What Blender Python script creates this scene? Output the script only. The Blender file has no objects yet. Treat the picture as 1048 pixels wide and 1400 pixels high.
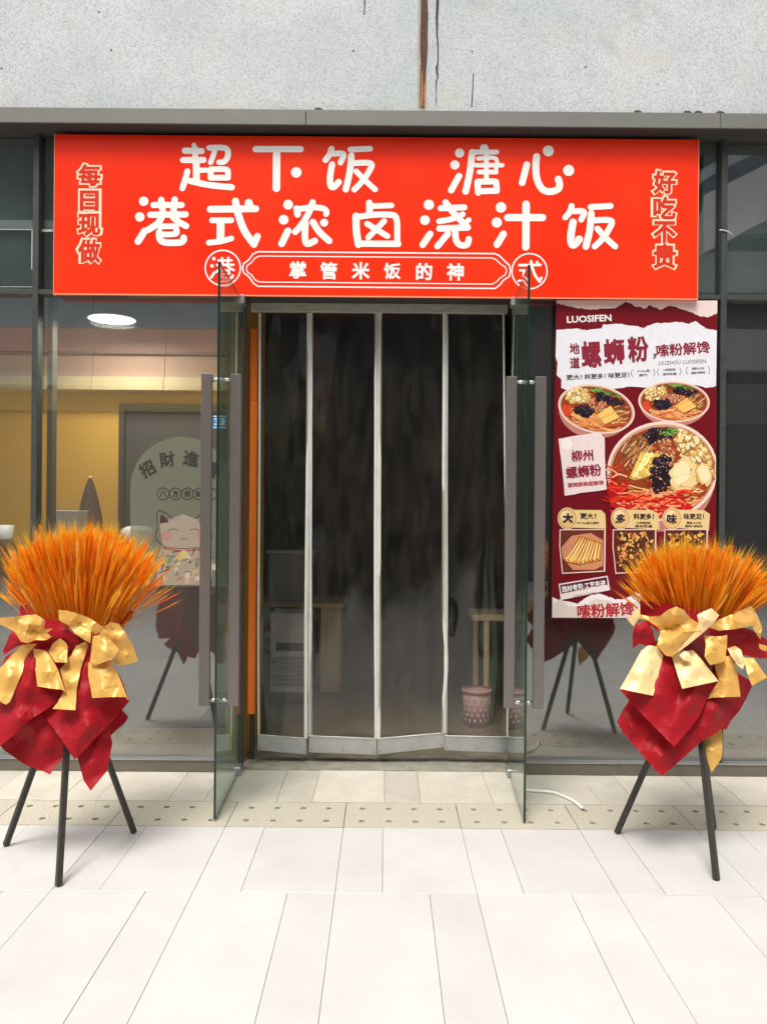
import bpy, bmesh, math, random
from mathutils import Vector, Matrix, noise
from mathutils.geometry import delaunay_2d_cdt
R = math.radians
random.seed(7)
sc = bpy.context.scene
COL = sc.collection

# ------------------------------------------------------------------ camera
F, VX, VY, H, D, ROLL = 1080.0, 525.0, 695.0, 1.60, 4.813, R(0.48)
cam = bpy.data.cameras.new('camera')
cam.sensor_fit = 'HORIZONTAL'; cam.sensor_width = 36.0
cam.lens = F / 1048 * 36
cam.shift_x = -(VX - 524) / 1048; cam.shift_y = (VY - 700) / 1048
cam.clip_start = 0.05; cam.clip_end = 500
camo = bpy.data.objects.new('camera', cam); COL.objects.link(camo)
camo.location = (0, -D, H); camo.rotation_euler = (math.pi/2, -ROLL, 0)
sc.camera = camo

# ------------------------------------------------------------------ world, sun, exposure
SUN_EL, SUN_ROT = R(62), R(200)
w = bpy.data.worlds.new('World'); sc.world = w; w.use_nodes = True
nt = w.node_tree
bg = nt.nodes['Background']
sky = nt.nodes.new('ShaderNodeTexSky'); sky.sky_type = 'NISHITA'; sky.sun_disc = False
sky.sun_elevation = SUN_EL; sky.sun_rotation = SUN_ROT
sky.air_density = 1.0; sky.dust_density = 4.0; sky.ozone_density = 1.0
hs = nt.nodes.new('ShaderNodeHueSaturation'); hs.inputs['Saturation'].default_value = 0.25
nt.links.new(sky.outputs[0], hs.inputs['Color']); nt.links.new(hs.outputs[0], bg.inputs[0])
bg.inputs[1].default_value = 0.15
sl = bpy.data.lights.new('sun', 'SUN'); sl.energy = 1.5; sl.angle = R(18); sl.color = (1, .96, .9)
so = bpy.data.objects.new('sun', sl); COL.objects.link(so)
# direction towards the sun: behind the camera, above, slightly left
sd = Vector((-0.34*math.cos(SUN_EL), -0.94*math.cos(SUN_EL), math.sin(SUN_EL)))
so.rotation_euler = sd.to_track_quat('Z', 'Y').to_euler(); so.location = (0, -6, 9)
sc.view_settings.view_transform = 'Standard'; sc.view_settings.look = 'None'
sc.view_settings.exposure = 0.68; sc.view_settings.gamma = 1
sc.cycles.max_bounces = 10; sc.cycles.transparent_max_bounces = 24
sc.cycles.use_denoising = True

# ------------------------------------------------------------------ helpers
def P(px, py, d):
    u, v = px - VX, VY - py
    x = u*math.cos(ROLL) - v*math.sin(ROLL); z = u*math.sin(ROLL) + v*math.cos(ROLL)
    return Vector((x*d/F, d - D, H + z*d/F))
def G(px, py, z0=0.0):
    u, v = px - VX, VY - py
    z = u*math.sin(ROLL) + v*math.cos(ROLL)
    return P(px, py, (z0 - H)*F/z)
def lin(c):
    return tuple(((v/255)/12.92 if v/255 <= .04045 else ((v/255+.055)/1.055)**2.4) for v in c)

def mat(name, col, rough=.6, metal=0, spec=.5, noise_amt=0, scale=8, col2=None, bump=0, bscale=60, emit=None, attr=False, rnd=0, stretch=None, detail=4, trans=0):
    m = bpy.data.materials.new(name); m.use_nodes = True
    nt = m.node_tree; b = nt.nodes['Principled BSDF']
    b.inputs['Roughness'].default_value = rough; b.inputs['Metallic'].default_value = metal
    b.inputs['Specular IOR Level'].default_value = spec
    b.inputs['Base Color'].default_value = (*col, 1)
    src = None
    if attr:
        a = nt.nodes.new('ShaderNodeAttribute'); a.attribute_name = 'Col'; src = a.outputs['Color']
    tc = nt.nodes.new('ShaderNodeNewGeometry')
    mp = nt.nodes.new('ShaderNodeMapping'); nt.links.new(tc.outputs['Position'], mp.inputs[0])
    if stretch: mp.inputs['Scale'].default_value = stretch
    if noise_amt:
        n = nt.nodes.new('ShaderNodeTexNoise'); n.inputs['Scale'].default_value = scale; n.inputs['Detail'].default_value = detail
        n.inputs['Roughness'].default_value = .65
        nt.links.new(mp.outputs[0], n.inputs[0])
        mx = nt.nodes.new('ShaderNodeMix'); mx.data_type = 'RGBA'
        if src: nt.links.new(src, mx.inputs[6]); mx.inputs[7].default_value = (*(col2 or (0, 0, 0)), 1)
        else:
            mx.inputs[6].default_value = (*col, 1); mx.inputs[7].default_value = (*(col2 or tuple(c*.5 for c in col)), 1)
        mr = nt.nodes.new('ShaderNodeMapRange'); mr.inputs[1].default_value = .35; mr.inputs[2].default_value = .7
        mr.inputs[4].default_value = noise_amt
        nt.links.new(n.outputs[0], mr.inputs[0]); nt.links.new(mr.outputs[0], mx.inputs[0])
        src = mx.outputs[2]
    if rnd:
        oi = nt.nodes.new('ShaderNodeObjectInfo')
        mr2 = nt.nodes.new('ShaderNodeMapRange'); mr2.inputs[3].default_value = 1-rnd; mr2.inputs[4].default_value = 1+rnd*.3
        nt.links.new(oi.outputs['Random'], mr2.inputs[0])
        vm = nt.nodes.new('ShaderNodeVectorMath'); vm.operation = 'SCALE'
        if src: nt.links.new(src, vm.inputs[0])
        else: vm.inputs[0].default_value = col
        nt.links.new(mr2.outputs[0], vm.inputs['Scale']); src = vm.outputs[0]
    if src: nt.links.new(src, b.inputs['Base Color'])
    if bump:
        n2 = nt.nodes.new('ShaderNodeTexNoise'); n2.inputs['Scale'].default_value = bscale; n2.inputs['Detail'].default_value = 5
        nt.links.new(mp.outputs[0], n2.inputs[0])
        bp = nt.nodes.new('ShaderNodeBump'); bp.inputs['Strength'].default_value = bump; bp.inputs['Distance'].default_value = .02
        nt.links.new(n2.outputs[0], bp.inputs['Height']); nt.links.new(bp.outputs[0], b.inputs['Normal'])
    if emit:
        b.inputs['Emission Color'].default_value = (*emit[0], 1); b.inputs['Emission Strength'].default_value = emit[1]
    if trans:
        t = nt.nodes.new('ShaderNodeBsdfTranslucent'); mxs = nt.nodes.new('ShaderNodeMixShader'); mxs.inputs[0].default_value = trans
        if src: nt.links.new(src, t.inputs[0])
        else: t.inputs[0].default_value = (*col, 1)
        out = nt.nodes['Material Output']
        nt.links.new(b.outputs[0], mxs.inputs[1]); nt.links.new(t.outputs[0], mxs.inputs[2]); nt.links.new(mxs.outputs[0], out.inputs[0])
    return m

def glass(name, tint, r0, rough=.01, milk=0, milkcol=(.5, .5, .5), gl=(1, 1, 1), bump=0, bscale=2, stretch=(1, 1, 1), milknoise=False):
    m = bpy.data.materials.new(name); m.use_nodes = True
    nt = m.node_tree; nt.nodes.clear()
    out = nt.nodes.new('ShaderNodeOutputMaterial')
    tr = nt.nodes.new('ShaderNodeBsdfTransparent'); tr.inputs[0].default_value = (*tint, 1)
    g = nt.nodes.new('ShaderNodeBsdfGlossy'); g.inputs[0].default_value = (*gl, 1); g.inputs['Roughness'].default_value = rough
    lw = nt.nodes.new('ShaderNodeLayerWeight'); lw.inputs[0].default_value = .5
    p = nt.nodes.new('ShaderNodeMath'); p.operation = 'POWER'; p.inputs[1].default_value = 5
    nt.links.new(lw.outputs['Facing'], p.inputs[0])
    ma = nt.nodes.new('ShaderNodeMath'); ma.operation = 'MULTIPLY_ADD'; ma.inputs[1].default_value = 1-r0; ma.inputs[2].default_value = r0
    nt.links.new(p.outputs[0], ma.inputs[0])
    base = tr.outputs[0]
    geo = nt.nodes.new('ShaderNodeNewGeometry'); mp = nt.nodes.new('ShaderNodeMapping'); mp.inputs['Scale'].default_value = stretch
    nt.links.new(geo.outputs['Position'], mp.inputs[0])
    if milk:
        df = nt.nodes.new('ShaderNodeBsdfDiffuse'); df.inputs[0].default_value = (*milkcol, 1)
        mm = nt.nodes.new('ShaderNodeMixShader'); mm.inputs[0].default_value = milk
        nt.links.new(base, mm.inputs[1]); nt.links.new(df.outputs[0], mm.inputs[2]); base = mm.outputs[0]
        if milknoise:
            n = nt.nodes.new('ShaderNodeTexNoise'); n.inputs['Scale'].default_value = 3; n.inputs['Detail'].default_value = 4
            nt.links.new(mp.outputs[0], n.inputs[0])
            mr = nt.nodes.new('ShaderNodeMapRange'); mr.inputs[1].default_value = .35; mr.inputs[2].default_value = .75
            mr.inputs[3].default_value = milk*.5; mr.inputs[4].default_value = milk*2.0
            nt.links.new(n.outputs[0], mr.inputs[0]); nt.links.new(mr.outputs[0], mm.inputs[0])
    mx = nt.nodes.new('ShaderNodeMixShader')
    nt.links.new(ma.outputs[0], mx.inputs[0]); nt.links.new(base, mx.inputs[1]); nt.links.new(g.outputs[0], mx.inputs[2])
    nt.links.new(mx.outputs[0], out.inputs[0])
    if bump:
        n = nt.nodes.new('ShaderNodeTexNoise'); n.inputs['Scale'].default_value = bscale; n.inputs['Detail'].default_value = 2
        nt.links.new(mp.outputs[0], n.inputs[0])
        bp = nt.nodes.new('ShaderNodeBump'); bp.inputs['Strength'].default_value = bump; bp.inputs['Distance'].default_value = .05
        nt.links.new(n.outputs[0], bp.inputs['Height']); nt.links.new(bp.outputs[0], g.inputs['Normal'])
    return m

def link(name, me, m, parent=None, kind=None, smooth=False):
    o = bpy.data.objects.new(name, me); COL.objects.link(o)
    if m is not None:
        for k in (m if isinstance(m, (list, tuple)) else [m]): me.materials.append(k)
    if parent: o.parent = parent
    if kind: o['kind'] = kind
    if smooth:
        me.polygons.foreach_set('use_smooth', [True]*len(me.polygons))
    return o
def thing(name, label, cat, group=None, loc=(0, 0, 0)):
    o = bpy.data.objects.new(name, None); COL.objects.link(o)
    o['label'] = label; o['category'] = cat
    o.empty_display_size = .1
    if group: o['group'] = group
    return o
def tag(o, label, cat, group=None):
    o['label'] = label; o['category'] = cat
    if group: o['group'] = group
    return o
def from_bm(bm, name='m'):
    me = bpy.data.meshes.new(name); bm.to_mesh(me); bm.free(); return me
def add_box(bm, x0, x1, y0, y1, z0, z1, bev=0):
    vs = [bm.verts.new((x, y, z)) for x in (x0, x1) for y in (y0, y1) for z in (z0, z1)]
    fs = [bm.faces.new([vs[i] for i in f]) for f in ((0, 1, 3, 2), (4, 6, 7, 5), (0, 4, 5, 1), (2, 3, 7, 6), (0, 2, 6, 4), (1, 5, 7, 3))]
    if bev:
        es = list({e for f in fs for e in f.edges})
        bmesh.ops.bevel(bm, geom=es, offset=bev, segments=1, affect='EDGES', clamp_overlap=True)
def boxes(name, lst, m, parent=None, bev=0, kind=None):
    bm = bmesh.new()
    for b in lst: add_box(bm, *b, bev=bev)
    bmesh.ops.recalc_face_normals(bm, faces=bm.faces)
    return link(name, from_bm(bm, name), m, parent, kind)
def tube(name, pts, r, m, parent=None, seg=10, cyc=False):
    bm = bmesh.new(); rings = []
    n = len(pts)
    for i, p in enumerate(pts):
        p = Vector(p)
        a = Vector(pts[max(i-1, 0)]); b = Vector(pts[min(i+1, n-1)])
        t = (b-a).normalized(); up = Vector((0, 0, 1)) if abs(t.z) < .9 else Vector((0, 1, 0))
        s = t.cross(up).normalized(); q = s.cross(t)
        rr = r[i] if isinstance(r, (list, tuple)) else r
        rings.append([bm.verts.new(p + (s*math.cos(k*2*math.pi/seg) + q*math.sin(k*2*math.pi/seg))*rr) for k in range(seg)])
    for i in range(n-1):
        for k in range(seg):
            bm.faces.new((rings[i][k], rings[i][(k+1) % seg], rings[i+1][(k+1) % seg], rings[i+1][k]))
    bm.faces.new(rings[0][::-1]); bm.faces.new(rings[-1])
    bmesh.ops.recalc_face_normals(bm, faces=bm.faces)
    return link(name, from_bm(bm), m, parent, smooth=seg > 4)
def lathe(name, prof, c, m, parent=None, seg=24, smooth=True):
    bm = bmesh.new(); rings = []
    for r, z in prof:
        rings.append([bm.verts.new((c[0]+r*math.cos(k*2*math.pi/seg), c[1]+r*math.sin(k*2*math.pi/seg), c[2]+z)) for k in range(seg)])
    for i in range(len(prof)-1):
        for k in range(seg):
            bm.faces.new((rings[i][k], rings[i][(k+1) % seg], rings[i+1][(k+1) % seg], rings[i+1][k]))
    bmesh.ops.recalc_face_normals(bm, faces=bm.faces)
    return link(name, from_bm(bm), m, parent, smooth=smooth)

# ------------------------------------------------------------------ materials
M = {}
M['tile'] = mat('pale_granite', (.62, .605, .575), .40, noise_amt=.6, scale=2.6, col2=(.52, .50, .465), bump=.1, bscale=300, rnd=.05, detail=10)
M['tile_old'] = mat('worn_granite', (.60, .55, .47), .55, noise_amt=.7, scale=6, col2=(.45, .41, .33), bump=.15, bscale=200, rnd=.12, detail=8)
M['aggregate'] = mat('aggregate_stone', (.62, .57, .46), .8, noise_amt=.8, scale=110, col2=(.30, .27, .20), bump=.4, bscale=200, rnd=.1, detail=6)
M['joint'] = mat('dark_joint', (.17, .16, .145), .9)
M['frame'] = mat('frame_dark_green_grey', (.055, .065, .06), .45, metal=.3, noise_amt=.5, scale=20, col2=(.10, .105, .09))
M['sill'] = mat('sill_bronze', (.20, .185, .15), .4, metal=.5, noise_amt=.6, scale=14, col2=(.13, .12, .10))
M['lip'] = mat('canopy_grey_paint', (.19, .19, .165), .5, metal=.2, noise_amt=.4, scale=9, col2=(.15, .15, .13))
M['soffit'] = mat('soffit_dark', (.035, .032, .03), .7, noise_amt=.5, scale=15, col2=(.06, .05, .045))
M['sign'] = mat('sign_red_film', (.93, .042, .007), .28, spec=.35, noise_amt=.9, scale=1.1, col2=(.90, .020, .003), detail=3, bump=.02, bscale=2.5)
M['white'] = mat('lettering_white', (.86, .84, .80), .5)
M['cream'] = mat('lettering_cream', (.88, .72, .50), .5)
M['brickred'] = mat('lettering_brick_red', (.66, .035, .012), .6, spec=.15)
M['trim'] = mat('sign_edge_trim', (.85, .30, .15), .4)
M['glass'] = glass('shop_glass', (.87, .89, .88), .15, .008, milk=.032, milkcol=(.5, .5, .48), bump=.012, bscale=1.2)  # milk puts the hazy street reflection into the pane's colour
M['glassdark'] = glass('spandrel_glass', (.76, .80, .78), .22, .01, bump=.02, bscale=1.2)
M['leaf'] = glass('door_leaf_glass', (.80, .90, .85), .06, .01, milk=.09, milkcol=(.34, .44, .39))
M['leafedge'] = mat('glass_edge_green', (.012, .03, .022), .2)
M['pvc'] = glass('clear_pvc', (.68, .66, .62), (.055), .06, milk=.035, milkcol=(.42, .37, .31), bump=.10, bscale=1.0, stretch=(5, 5, 1.3), milknoise=True)
M['strip'] = mat('magnetic_strip_white', (.68, .67, .62), .35, noise_amt=.3, scale=10, col2=(.40, .39, .34))
M['alu'] = mat('brushed_aluminium', (.50, .51, .52), .38, metal=.75, noise_amt=.5, scale=14, col2=(.34, .34, .35), bump=.1, bscale=30)
M['velcro'] = mat('header_tape', (.42, .40, .34), .7, noise_amt=.7, scale=40, col2=(.28, .25, .20), stretch=(.4, 1, 2), bump=.3, bscale=80)
M['handle'] = mat('handle_taupe_metal', (.22, .195, .18), .36, metal=.55, noise_amt=.4, scale=30, col2=(.17, .15, .14), stretch=(4, 4, .3))
M['chrome'] = mat('polished_steel', (.6, .6, .58), .18, metal=.95)
M['orange'] = mat('orange_board', (.85, .20, .015), .5, noise_amt=.3, scale=4, col2=(.7, .15, .01))
M['leg'] = mat('stand_leg_black', (.022, .018, .015), .5, noise_amt=.6, scale=60, col2=(.05, .04, .03))
M['redpaper'] = mat('red_paper', (.36, .003, .010), .55, spec=.28, noise_amt=.3, scale=6, col2=(.25, .002, .006), trans=.08, bump=.1, bscale=34)
M['goldpaper'] = mat('gold_paper', (.76, .43, .10), .40, metal=.2, spec=.5, noise_amt=.35, scale=8, col2=(.58, .29, .05), trans=.06, bump=.1, bscale=36)
M['palegold'] = mat('pale_gold_paper', (.92, .70, .34), .42, metal=.08, spec=.5, noise_amt=.35, scale=8, col2=(.78, .52, .18), trans=.06, bump=.1, bscale=36)
M['wheat'] = mat('dyed_wheat', (1, .3, .01), .55, spec=.2, attr=True, trans=.5)
M['yellow'] = mat('ochre_wall_paint', (.78, .45, .07), .7, noise_amt=.3, scale=3, col2=(.68, .37, .05))
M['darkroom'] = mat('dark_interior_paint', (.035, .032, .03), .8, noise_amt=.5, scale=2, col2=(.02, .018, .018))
M['roomfloor'] = mat('interior_floor_tile', (.30, .26, .20), .3, noise_amt=.4, scale=3, col2=(.20, .17, .13))
M['wood'] = mat('light_wood', (.88, .70, .42), .5, noise_amt=.5, scale=12, col2=(.66, .46, .24), stretch=(1, 1, .2))
M['darkwood'] = mat('dark_counter_wood', (.16, .08, .035), .5, noise_amt=.5, scale=12, col2=(.10, .05, .02), stretch=(.2, 1, 1))
M['plastic'] = mat('white_plastic', (.88, .88, .90), .35)
M['pink'] = mat('pink_plastic', (.75, .45, .45), .45)
M['greybox'] = mat('grey_plastic', (.42, .43, .46), .45)
M['print'] = mat('printed_vinyl', (1, 1, 1), .33, spec=.3, attr=True, noise_amt=.07, scale=45, col2=(.12, .03, .02))
M['blue'] = mat('blue_sticker', (.01, .22, .48), .4)
M['lamp'] = mat('lamp_glow', (1, 1, 1), .5, emit=((.85, 1, .95), 1.6))
M['cable'] = mat('white_cable', (.78, .78, .76), .4)
M['sticker'] = glass('frosted_sticker', (.62, .62, .56), .03, .2, milk=.30, milkcol=(.42, .43, .34))
M['stickerink'] = mat('sticker_ink', (.05, .045, .035), .6, attr=True)

# ------------------------------------------------------------------ ground and paving
PX, X0 = 0.59, -0.191
YB, YS, YR = -0.525, -0.859, -0.669     # strip back edge, strip front edge, row length
boxes('ground', [(-60, 60, -60, 30, -.5, -.03)], M['joint'], kind='structure')
pav = boxes('pavement', [(-3.75, 3.75, -3.446, 0.02, -.029, -.022)], M['joint'], kind='structure')
def tile_mesh(wd, ln, name):
    bm = bmesh.new(); add_box(bm, 0.0009, wd-.0009, .0009, ln-.0009, -.020, 0, bev=.001)
    bmesh.ops.recalc_face_normals(bm, faces=bm.faces); return from_bm(bm, name)
WN, WW = .197, PX-.197
def lay(mesh, x, y, m):
    o = bpy.data.objects.new('tile', mesh); COL.objects.link(o); o.parent = pav
    o.location = (x, y, random.uniform(-.0012, .0008)); return o
mn = tile_mesh(WN, .669, 'tile_narrow'); mw = tile_mesh(WW, .669, 'tile_wide')
mn.materials.append(M['tile']); mw.materials.append(M['tile'])
mnl = tile_mesh(WN, .96, 'tile_narrow_long'); mwl = tile_mesh(WW, .96, 'tile_wide_long')
mnl.materials.append(M['tile']); mwl.materials.append(M['tile'])
for r in range(3):
    y = YS - .669 - .96*r
    if r: mn, mw = mnl, mwl
    for k in range(-6, 6):
        x = X0 + k*PX
        if r % 2 == 0: lay(mn, x, y, 0); lay(mw, x+WN, y, 0)
        else: lay(mw, x, y, 0); lay(mn, x+WW, y, 0)
mn0 = tile_mesh(WN, .518, 'tile_narrow_back'); mw0 = tile_mesh(WW, .518, 'tile_wide_back')
mn0.materials.append(M['tile_old']); mw0.materials.append(M['tile_old'])
for k in range(-6, 6):
    x = -.575 + k*PX + PX
    lay(mn0, x, YB+.005, 0); lay(mw0, x+WN, YB+.005, 0)
# perforated aggregate drain covers
def perforated(wd, ln):
    cu = bpy.data.curves.new('c', 'CURVE'); cu.dimensions = '2D'; cu.fill_mode = 'BOTH'; cu.extrude = .009
    def poly(pts):
        s = cu.splines.new('POLY'); s.points.add(len(pts)-1); s.use_cyclic_u = True
        for i, p in enumerate(pts): s.points[i].co = (p[0], p[1], 0, 1)
    poly([(.002, .003), (wd-.002, .003), (wd-.002, ln-.003), (.002, ln-.003)])
    for hx in (.09, .228, .364, .50):
        for hy in (.083, .251):
            poly([(hx+.0165*math.cos(-a*math.pi/8), hy+.0165*math.sin(-a*math.pi/8)) for a in range(16)])
    o = bpy.data.objects.new('t', cu); COL.objects.link(o)
    bpy.context.view_layer.update()
    me = bpy.data.meshes.new_from_object(o.evaluated_get(bpy.context.evaluated_depsgraph_get()))
    bpy.data.objects.remove(o); me.name = 'drain_slab'
    me.materials.clear(); me.materials.append(M['aggregate']); return me
ms = perforated(PX, .334)
for k in range(-6, 6):
    o = bpy.data.objects.new('drain_slab', ms); COL.objects.link(o); o.parent = pav
    o.location = (X0+k*PX, YS, -.0095)
# paving beyond the single slabs: one structure sheet with jointed pattern
pm = bpy.data.materials.new('plaza_paving'); pm.use_nodes = True
n_ = pm.node_tree; b_ = n_.nodes['Principled BSDF']; b_.inputs['Roughness'].default_value = .45
br = n_.nodes.new('ShaderNodeTexBrick'); br.inputs['Color1'].default_value = (.56, .54, .50, 1); br.inputs['Color2'].default_value = (.50, .48, .45, 1)
br.inputs['Mortar'].default_value = (.2, .19, .17, 1); br.inputs['Scale'].default_value = 1; br.inputs['Mortar Size'].default_value = .004
br.inputs['Brick Width'].default_value = .669; br.inputs['Row Height'].default_value = .295
g_ = n_.nodes.new('ShaderNodeNewGeometry'); mp_ = n_.nodes.new('ShaderNodeMapping'); mp_.inputs['Rotation'].default_value = (0, 0, R(90))
n_.links.new(g_.outputs['Position'], mp_.inputs[0]); n_.links.new(mp_.outputs[0], br.inputs[0]); n_.links.new(br.outputs[0], b_.inputs['Base Color'])
boxes('plaza_paving', [(-30, 30, -40, -3.449, -.029, -.001), (-30, -3.735, -3.448, 0, -.029, -.001), (3.353, 30, -3.448, 0, -.029, -.001)], pm, kind='structure')

# ------------------------------------------------------------------ shopfront
def xp(px, d=D-.03): return (px-VX)*d/F
xs_m = [-4.6, P(50, 690, D).x, P(982.5, 690, D).x, 4.9]
ZT = P(525, 405, D).z    # transom height
ZTOP = P(525, 186, D).z + .04
xl, xr = P(334, 700, D).x, P(698, 700, D).x   # doorway sides
fac = thing('shopfront_glazing', 'dark framed glass shopfront behind the flower stands, with open doorway in the middle', 'shopfront')
fr = M['frame']
for i, x in enumerate(xs_m):
    hw = .018 if i in (1, 2) else .03
    boxes('mullion', [(x-hw, x+hw, -.045, .03, .075, ZTOP)], fr, fac, bev=.002)
boxes('mullion', [(xl-.03, xl, -.03, .04, .0, ZT-.016)], fr, fac, bev=.002)
boxes('mullion', [(xr, xr+.03, -.03, .04, .0, ZT-.016)], fr, fac, bev=.002)
for a, b in ((-6, xs_m[1]-.019), (xs_m[1]+.019, xs_m[2]-.019), (xs_m[2]+.019, 6)):
    boxes('transom', [(a, b, -.043, .028, ZT-.014, ZT+.014)], fr, fac, bev=.002)
boxes('top_rail', [(-6, 6, -.05, .035, ZTOP, ZTOP+.06)], fr, fac, bev=.002)
for a, b in ((-6, xl-.031), (xr+.031, 6)):
    boxes('bottom_rail', [(a, b, -.055, .03, 0.0, .072)], M['sill'], fac, bev=.003)
    boxes('sill_ledge', [(a, b, -.062, .0, .0725, .078)], M['alu'], fac)
cuts = [-6] + xs_m + [6]
for i in range(5):
    a, b = cuts[i], cuts[i+1]
    boxes('glass_pane', [(a+.015, b-.015, .0, .01, ZT+.01, ZTOP+.01)], M['glassdark'], fac)
    if i == 2:
        boxes('glass_pane', [(a+.015, xl-.015, 0, .01, .07, ZT-.01)], M['glass'], fac)
        boxes('glass_pane', [(xr+.015, b-.015, 0, .01, .07, ZT-.01)], M['glass'], fac)
    else:
        boxes('glass_pane', [(a+.015, b-.015, 0, .01, .07, ZT-.01)], M['glass'], fac)
# upper bay: things seen dimly behind the spandrel glass
boxes('spandrel_backing', [(-6, 6, .06, .12, ZT+.02, 4.4)], mat('spandrel_grey', (.34, .38, .37), .8, noise_amt=.9, scale=3.5, col2=(.20, .24, .23)), fac)

for (x0_, y0_, x1_, y1_, w_) in ((0, 313, 47, 313.5, 1.2), (43.5, 315, 43.5, 368, 1.0), (54, 313.5, 72, 316, 1.0), (0, 391.5, 45, 392, .8)):
    a_, b_ = P(x0_, y0_, D-.002), P(x1_, y1_, D-.002); q_ = w_*D/F/2
    boxes('tape_line', [(min(a_.x, b_.x)-q_*(y0_ != y1_ and abs(y0_-y1_) > 9), max(a_.x, b_.x)+q_*(abs(y0_-y1_) > 9), -.0015, -.0005, min(a_.z, b_.z)-q_*(abs(y0_-y1_) < 9), max(a_.z, b_.z)+q_*(abs(y0_-y1_) < 9))], mat('tape_residue', (.45, .47, .46), .7), fac)
tube('scratch', [P(983, 314, D-.05), P(991, 315, D-.05), P(996, 317, D-.05), P(1001, 321, D-.05)], .0035, mat('pale_string', (.6, .58, .55), .8), fac, seg=6)
# ------------------------------------------------------------------ wall and canopy above
wm = bpy.data.materials.new('weathered_render'); wm.use_nodes = True
nt = wm.node_tree; b = nt.nodes['Principled BSDF']; b.inputs['Roughness'].default_value = .75
geo = nt.nodes.new('ShaderNodeNewGeometry')
def nz(scale, detail=4, rough=.6):
    n = nt.nodes.new('ShaderNodeTexNoise'); n.inputs['Scale'].default_value = scale; n.inputs['Detail'].default_value = detail
    n.inputs['Roughness'].default_value = rough; nt.links.new(geo.outputs['Position'], n.inputs[0]); return n.outputs[0]
def ramp(src, a, b_, c0, c1):
    r = nt.nodes.new('ShaderNodeMapRange'); r.inputs[1].default_value = a; r.inputs[2].default_value = b_
    r.inputs[3].default_value = c0; r.inputs[4].default_value = c1; nt.links.new(src, r.inputs[0]); return r.outputs[0]
def mixc(fac_, a, c):
    m = nt.nodes.new('ShaderNodeMix'); m.data_type = 'RGBA'
    nt.links.new(fac_, m.inputs[0])
    for k, v in ((6, a), (7, c)):
        if isinstance(v, tuple): m.inputs[k].default_value = (*v, 1)
        else: nt.links.new(v, m.inputs[k])
    return m.outputs[2]
c = mixc(ramp(nz(1.6, 3), .38, .62, 0, 1), (.54, .58, .58), (.64, .645, .65))
c = mixc(ramp(nz(105, 4, .85), .48, .62, 0, .72), c, (.25, .28, .28))
c = mixc(ramp(nz(4, 6), .60, .75, 0, .5), c, (.34, .37, .35))
c = mixc(ramp(nz(3.1, 2), .60, .72, 0, .35), c, (.62, .60, .48))
nt.links.new(c, b.inputs['Base Color'])
bp = nt.nodes.new('ShaderNodeBump'); bp.inputs['Strength'].default_value = .35; bp.inputs['Distance'].default_value = .01
nt.links.new(nz(140), bp.inputs['Height']); nt.links.new(bp.outputs[0], b.inputs['Normal'])
DW = D-.12
upw = thing('upper_wall', 'pale speckled concrete wall panels above the red sign with a rusty seam', 'wall')
ZW = P(525, 150, DW).z
xc, xc2 = P(577.5, 70, DW).x, P(597.5, 70, DW).x
boxes('wall_panel', [(-6, xc-.024, -.12, .1, ZW-.02, 9)], wm, upw, bev=.003)
boxes('wall_panel', [(xc+.022, 6, -.12, .1, ZW-.02, 9)], wm, upw, bev=.003)
boxes('wall_core', [(-6, 6, -.05, .6, ZTOP+.061, 8.99)], M['joint'], upw)
# the seam: a rusty metal fill that narrows to two drips at its foot, and a thin crack beside it
rust = mat('rust_metal', (.055, .022, .018), .75, noise_amt=.8, scale=25, col2=(.13, .05, .02), bump=.3, bscale=80)
rusto = mat('orange_rust_streak', (.62, .27, .08), .8, noise_amt=.9, scale=30, col2=(.36, .13, .03), stretch=(4, 4, .4))
fill = mat('pale_seam_mortar', (.55, .50, .40), .8, noise_amt=.6, scale=60, col2=(.42, .42, .33), bump=.2)
def patch(name, left, right, d, m, parent, th=.004):
    # strip between two traced edges, given thickness
    bm = bmesh.new(); L = [P(*p, d) for p in left]; Q = [P(*p, d) for p in right]
    vf = [[bm.verts.new(v) for v in s] for s in (L, Q)]
    vb = [[bm.verts.new(v+Vector((0, th, 0))) for v in s] for s in (L, Q)]
    n = len(L)
    for i in range(n-1):
        bm.faces.new((vf[0][i], vf[1][i], vf[1][i+1], vf[0][i+1]))
        bm.faces.new((vf[0][i], vf[0][i+1], vb[0][i+1], vb[0][i])); bm.faces.new((vf[1][i+1], vf[1][i], vb[1][i], vb[1][i+1]))
    bm.faces.new((vf[0][0], vb[0][0], vb[1][0], vf[1][0])); bm.faces.new((vf[0][-1], vf[1][-1], vb[1][-1], vb[0][-1]))
    bmesh.ops.recalc_face_normals(bm, faces=bm.faces)
    return link(name, from_bm(bm), m, parent)
def sm(x, y): return (560+x/9.33, y/9.33)
boxes('seam_filler', [(xc-.0235, xc+.0215, -.115, -.06, ZW-.02, 8.9)], fill, upw)
Lp = [(575.5, -700), (575, 0), (574.8, 20), (574.2, 40), (573.8, 60), (574.2, 78), (574.5, 100), (574.5, 145)]
Rp = [(584.5, -700), (584.5, 0), (584.8, 20), (584.5, 40), (584.2, 60), (583.6, 78), (581.5, 100), (580.5, 145)]
patch('rust_streak', Lp, Rp, DW-.001, rusto, upw, .003)
Lp = [(575.2, -700), (575.2, 0), (575, 22), (574.4, 45), (574, 62), (574.8, 80), (577.2, 96), (577.8, 110), (578, 119)]
Rp = [(584.3, -700), (584.2, 0), (584.9, 22), (584, 45), (584.4, 62), (583.5, 80), (581.5, 96), (580.6, 110), (579, 119)]
patch('rust_fill', Lp, Rp, DW-.0045, rust, upw, .003)
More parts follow.
